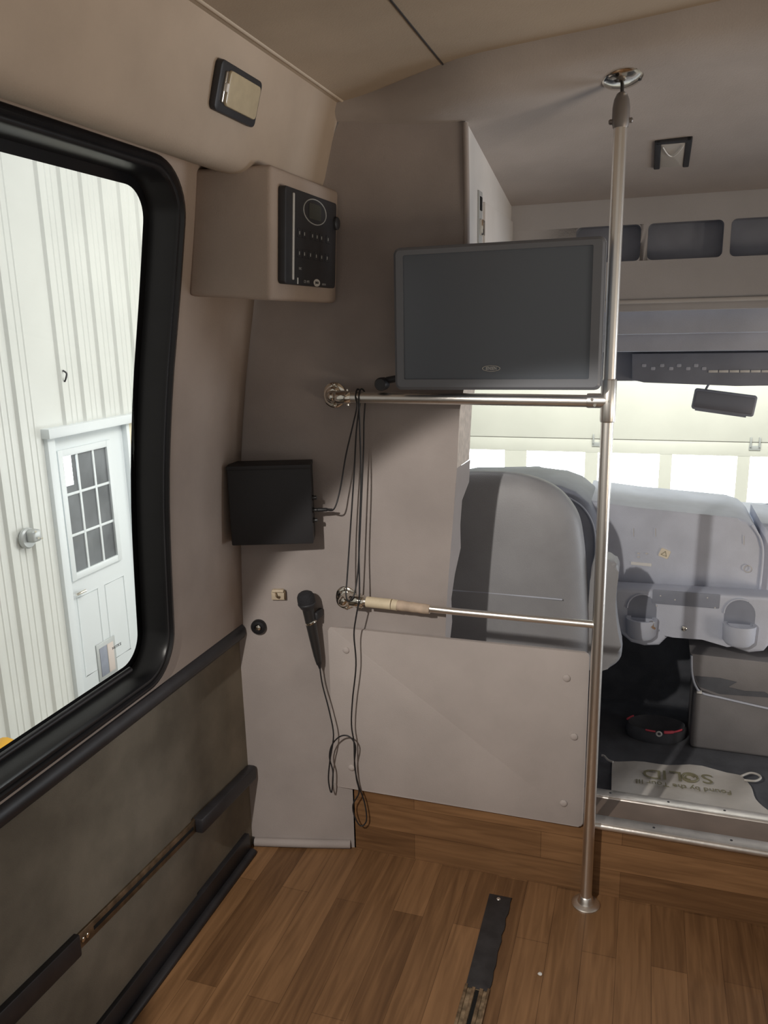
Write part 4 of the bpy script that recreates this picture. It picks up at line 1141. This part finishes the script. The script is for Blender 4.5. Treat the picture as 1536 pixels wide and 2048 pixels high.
# daylight seen in the top left pane
box('lit_window', (-4.004, ly0+.014, lz1-.245), (-4.0025, ly0+.125, lz1-.016), M_daylit, lf, r=0)
for (a0, a1) in ((4.66, 4.90), (4.99, 5.23)):
    bm = bmesh.new()
    P = [(a0, -1.22), (a1, -1.22), (a1, -.58), (a0, -.58)]
    add_tube(bm, [(-4.009, y, z_) for y, z_ in P], .006, 6, True); from_bm('door_panel_mould', bm, M_doorw, d)
tube('door_handle', [(-3.975, 4.62, -.535), (-3.965, 4.66, -.53), (-3.965, 4.71, -.53)], .011, M_chrome, d, n=8)
box('door_flap', (-4.008, 4.80, -1.33), (-4.0, 5.03, -1.02), M_greybox, d, r=.004)
box('door_flap_inner', (-4.001, 4.83, -1.30), (-3.996, 4.92, -1.06), M_dashd, d, r=.002)
box('door_flap_inner', (-4.001, 4.925, -1.30), (-3.996, 5.00, -1.06), mat('pale_pink_card', (.62, .54, .50), .7), d, r=.002)
# electrical box
t = thing('junction_box', 'round grey wall box on the white ribbed wall left of the white door', 'electrical box', (-3.97, 4.20, .01))
lathe('backplate', (-3.980, 4.205, .015), (1, 0, 0), [(0, .072), (.02, .072), (.03, .062)], M_greybox, t, n=24)
box('cover', (-3.96, 4.172, -.01), (-3.89, 4.258, .075), M_greybox, t, r=.02, seg=3)
for y, z_ in ((4.24, .01), (4.21, .02), (4.19, .07)): lathe('screw', (-3.882, y, z_), (1, 0, 0), [(0, .008), (.006, .006)], M_chrome, t, n=10)
rel(t)
p = PX(130, 752, -3.97)
o = tube('wall_hook', [(-3.975, p.y-.010, p.z+.04), (-3.955, p.y, p.z+.02), (-3.955, p.y-.008, p.z-.01), (-3.975, p.y-.004, p.z-.04)], .006, M_black, sub=4); tag(o, 'tiny black hook on the white ribbed wall above the white door', 'hook')
# yellow machine at the lower left
t = thing('floor_jack', 'yellow painted shop equipment low outside the left window', 'equipment', (-3.0, 3.0, GZ))
c = PX(2, 1475, -3.0)
lathe('tank', (-3.0, c.y-.20, c.z-.12), (0, 1, 0), [(0, .05), (.02, .10), (.24, .10), (.26, .05)], M_yellow, t, n=20)
box('base_plate', (-3.14, c.y-.24, c.z-.24), (-2.86, c.y+.20, c.z-.20), M_yellow, t, r=.01)
box('handle_block', (-3.05, c.y-.16, c.z-.03), (-2.95, c.y-.06, c.z+.02), M_black, t, r=.01)
box('stand', (-3.06, c.y-.12, GZ), (-2.94, c.y+.02, c.z-.20), M_yellow, t, r=.01)
rel(t)

# overhead door ahead with a row of daylight windows
def overhead_door():
    Y = 8.0
    d = None
    secs = [(GZ, -.91), (-.905, .240), (.245, .84), (.845, 1.45), (1.455, 2.2)]
    px_ = [-1.92, -1.12, -.42, .27, .955, 1.64]; pw = .575; zp0, zp1 = -.74, .105
    bm = bmesh.new()
    add_box(bm, (-2.6, Y, GZ), (2.6, Y+.05, zp0), .004); add_box(bm, (-2.6, Y, zp1), (2.6, Y+.05, .236), .004)
    xe = -2.6
    for x in px_+[None]:
        nx_ = x if x is not None else 2.6
        add_box(bm, (xe, Y+.002, zp0), (nx_, Y+.05, zp1)); xe = (x+pw) if x is not None else 2.6
    add_box(bm, (-2.6, Y, .244), (2.6, Y+.05, .84), .004); add_box(bm, (-2.6, Y, .848), (2.6, Y+.05, 1.45), .004); add_box(bm, (-2.6, Y, 1.458), (2.6, Y+.05, 2.1), .004)
    d = from_bm('door_2', bm, M_garagedr); tag(d, 'pale overhead garage door with a row of bright windows', kind='structure')
    for x in px_:
        box('door_window', (x, Y+.02, zp0), (x+pw, Y+.03, zp1), M_daylit, d, r=0)
    for x in (-.43, .955+.03):
        bm = bmesh.new()
        add_box(bm, (x-.05, Y-.012, .17), (x+.05, Y, .21), .003); add_box(bm, (x-.045, Y-.03, .20), (x-.03, Y, .29), .003); add_box(bm, (x+.03, Y-.03, .20), (x+.045, Y, .29), .003)
        from_bm('hinge', bm, M_greybox, d)
    bm = bmesh.new()
    add_box(bm, (-4.2, Y+.03, GZ), (-2.55, Y+.10, 4.2)); add_box(bm, (2.55, Y+.03, GZ), (6, Y+.10, 4.2)); add_box(bm, (-2.55, Y+.03, 2.08), (2.55, Y+.10, 4.2))
    w = from_bm('wall_garage_front', bm, M_siding); tag(w, kind='structure')
overhead_door()
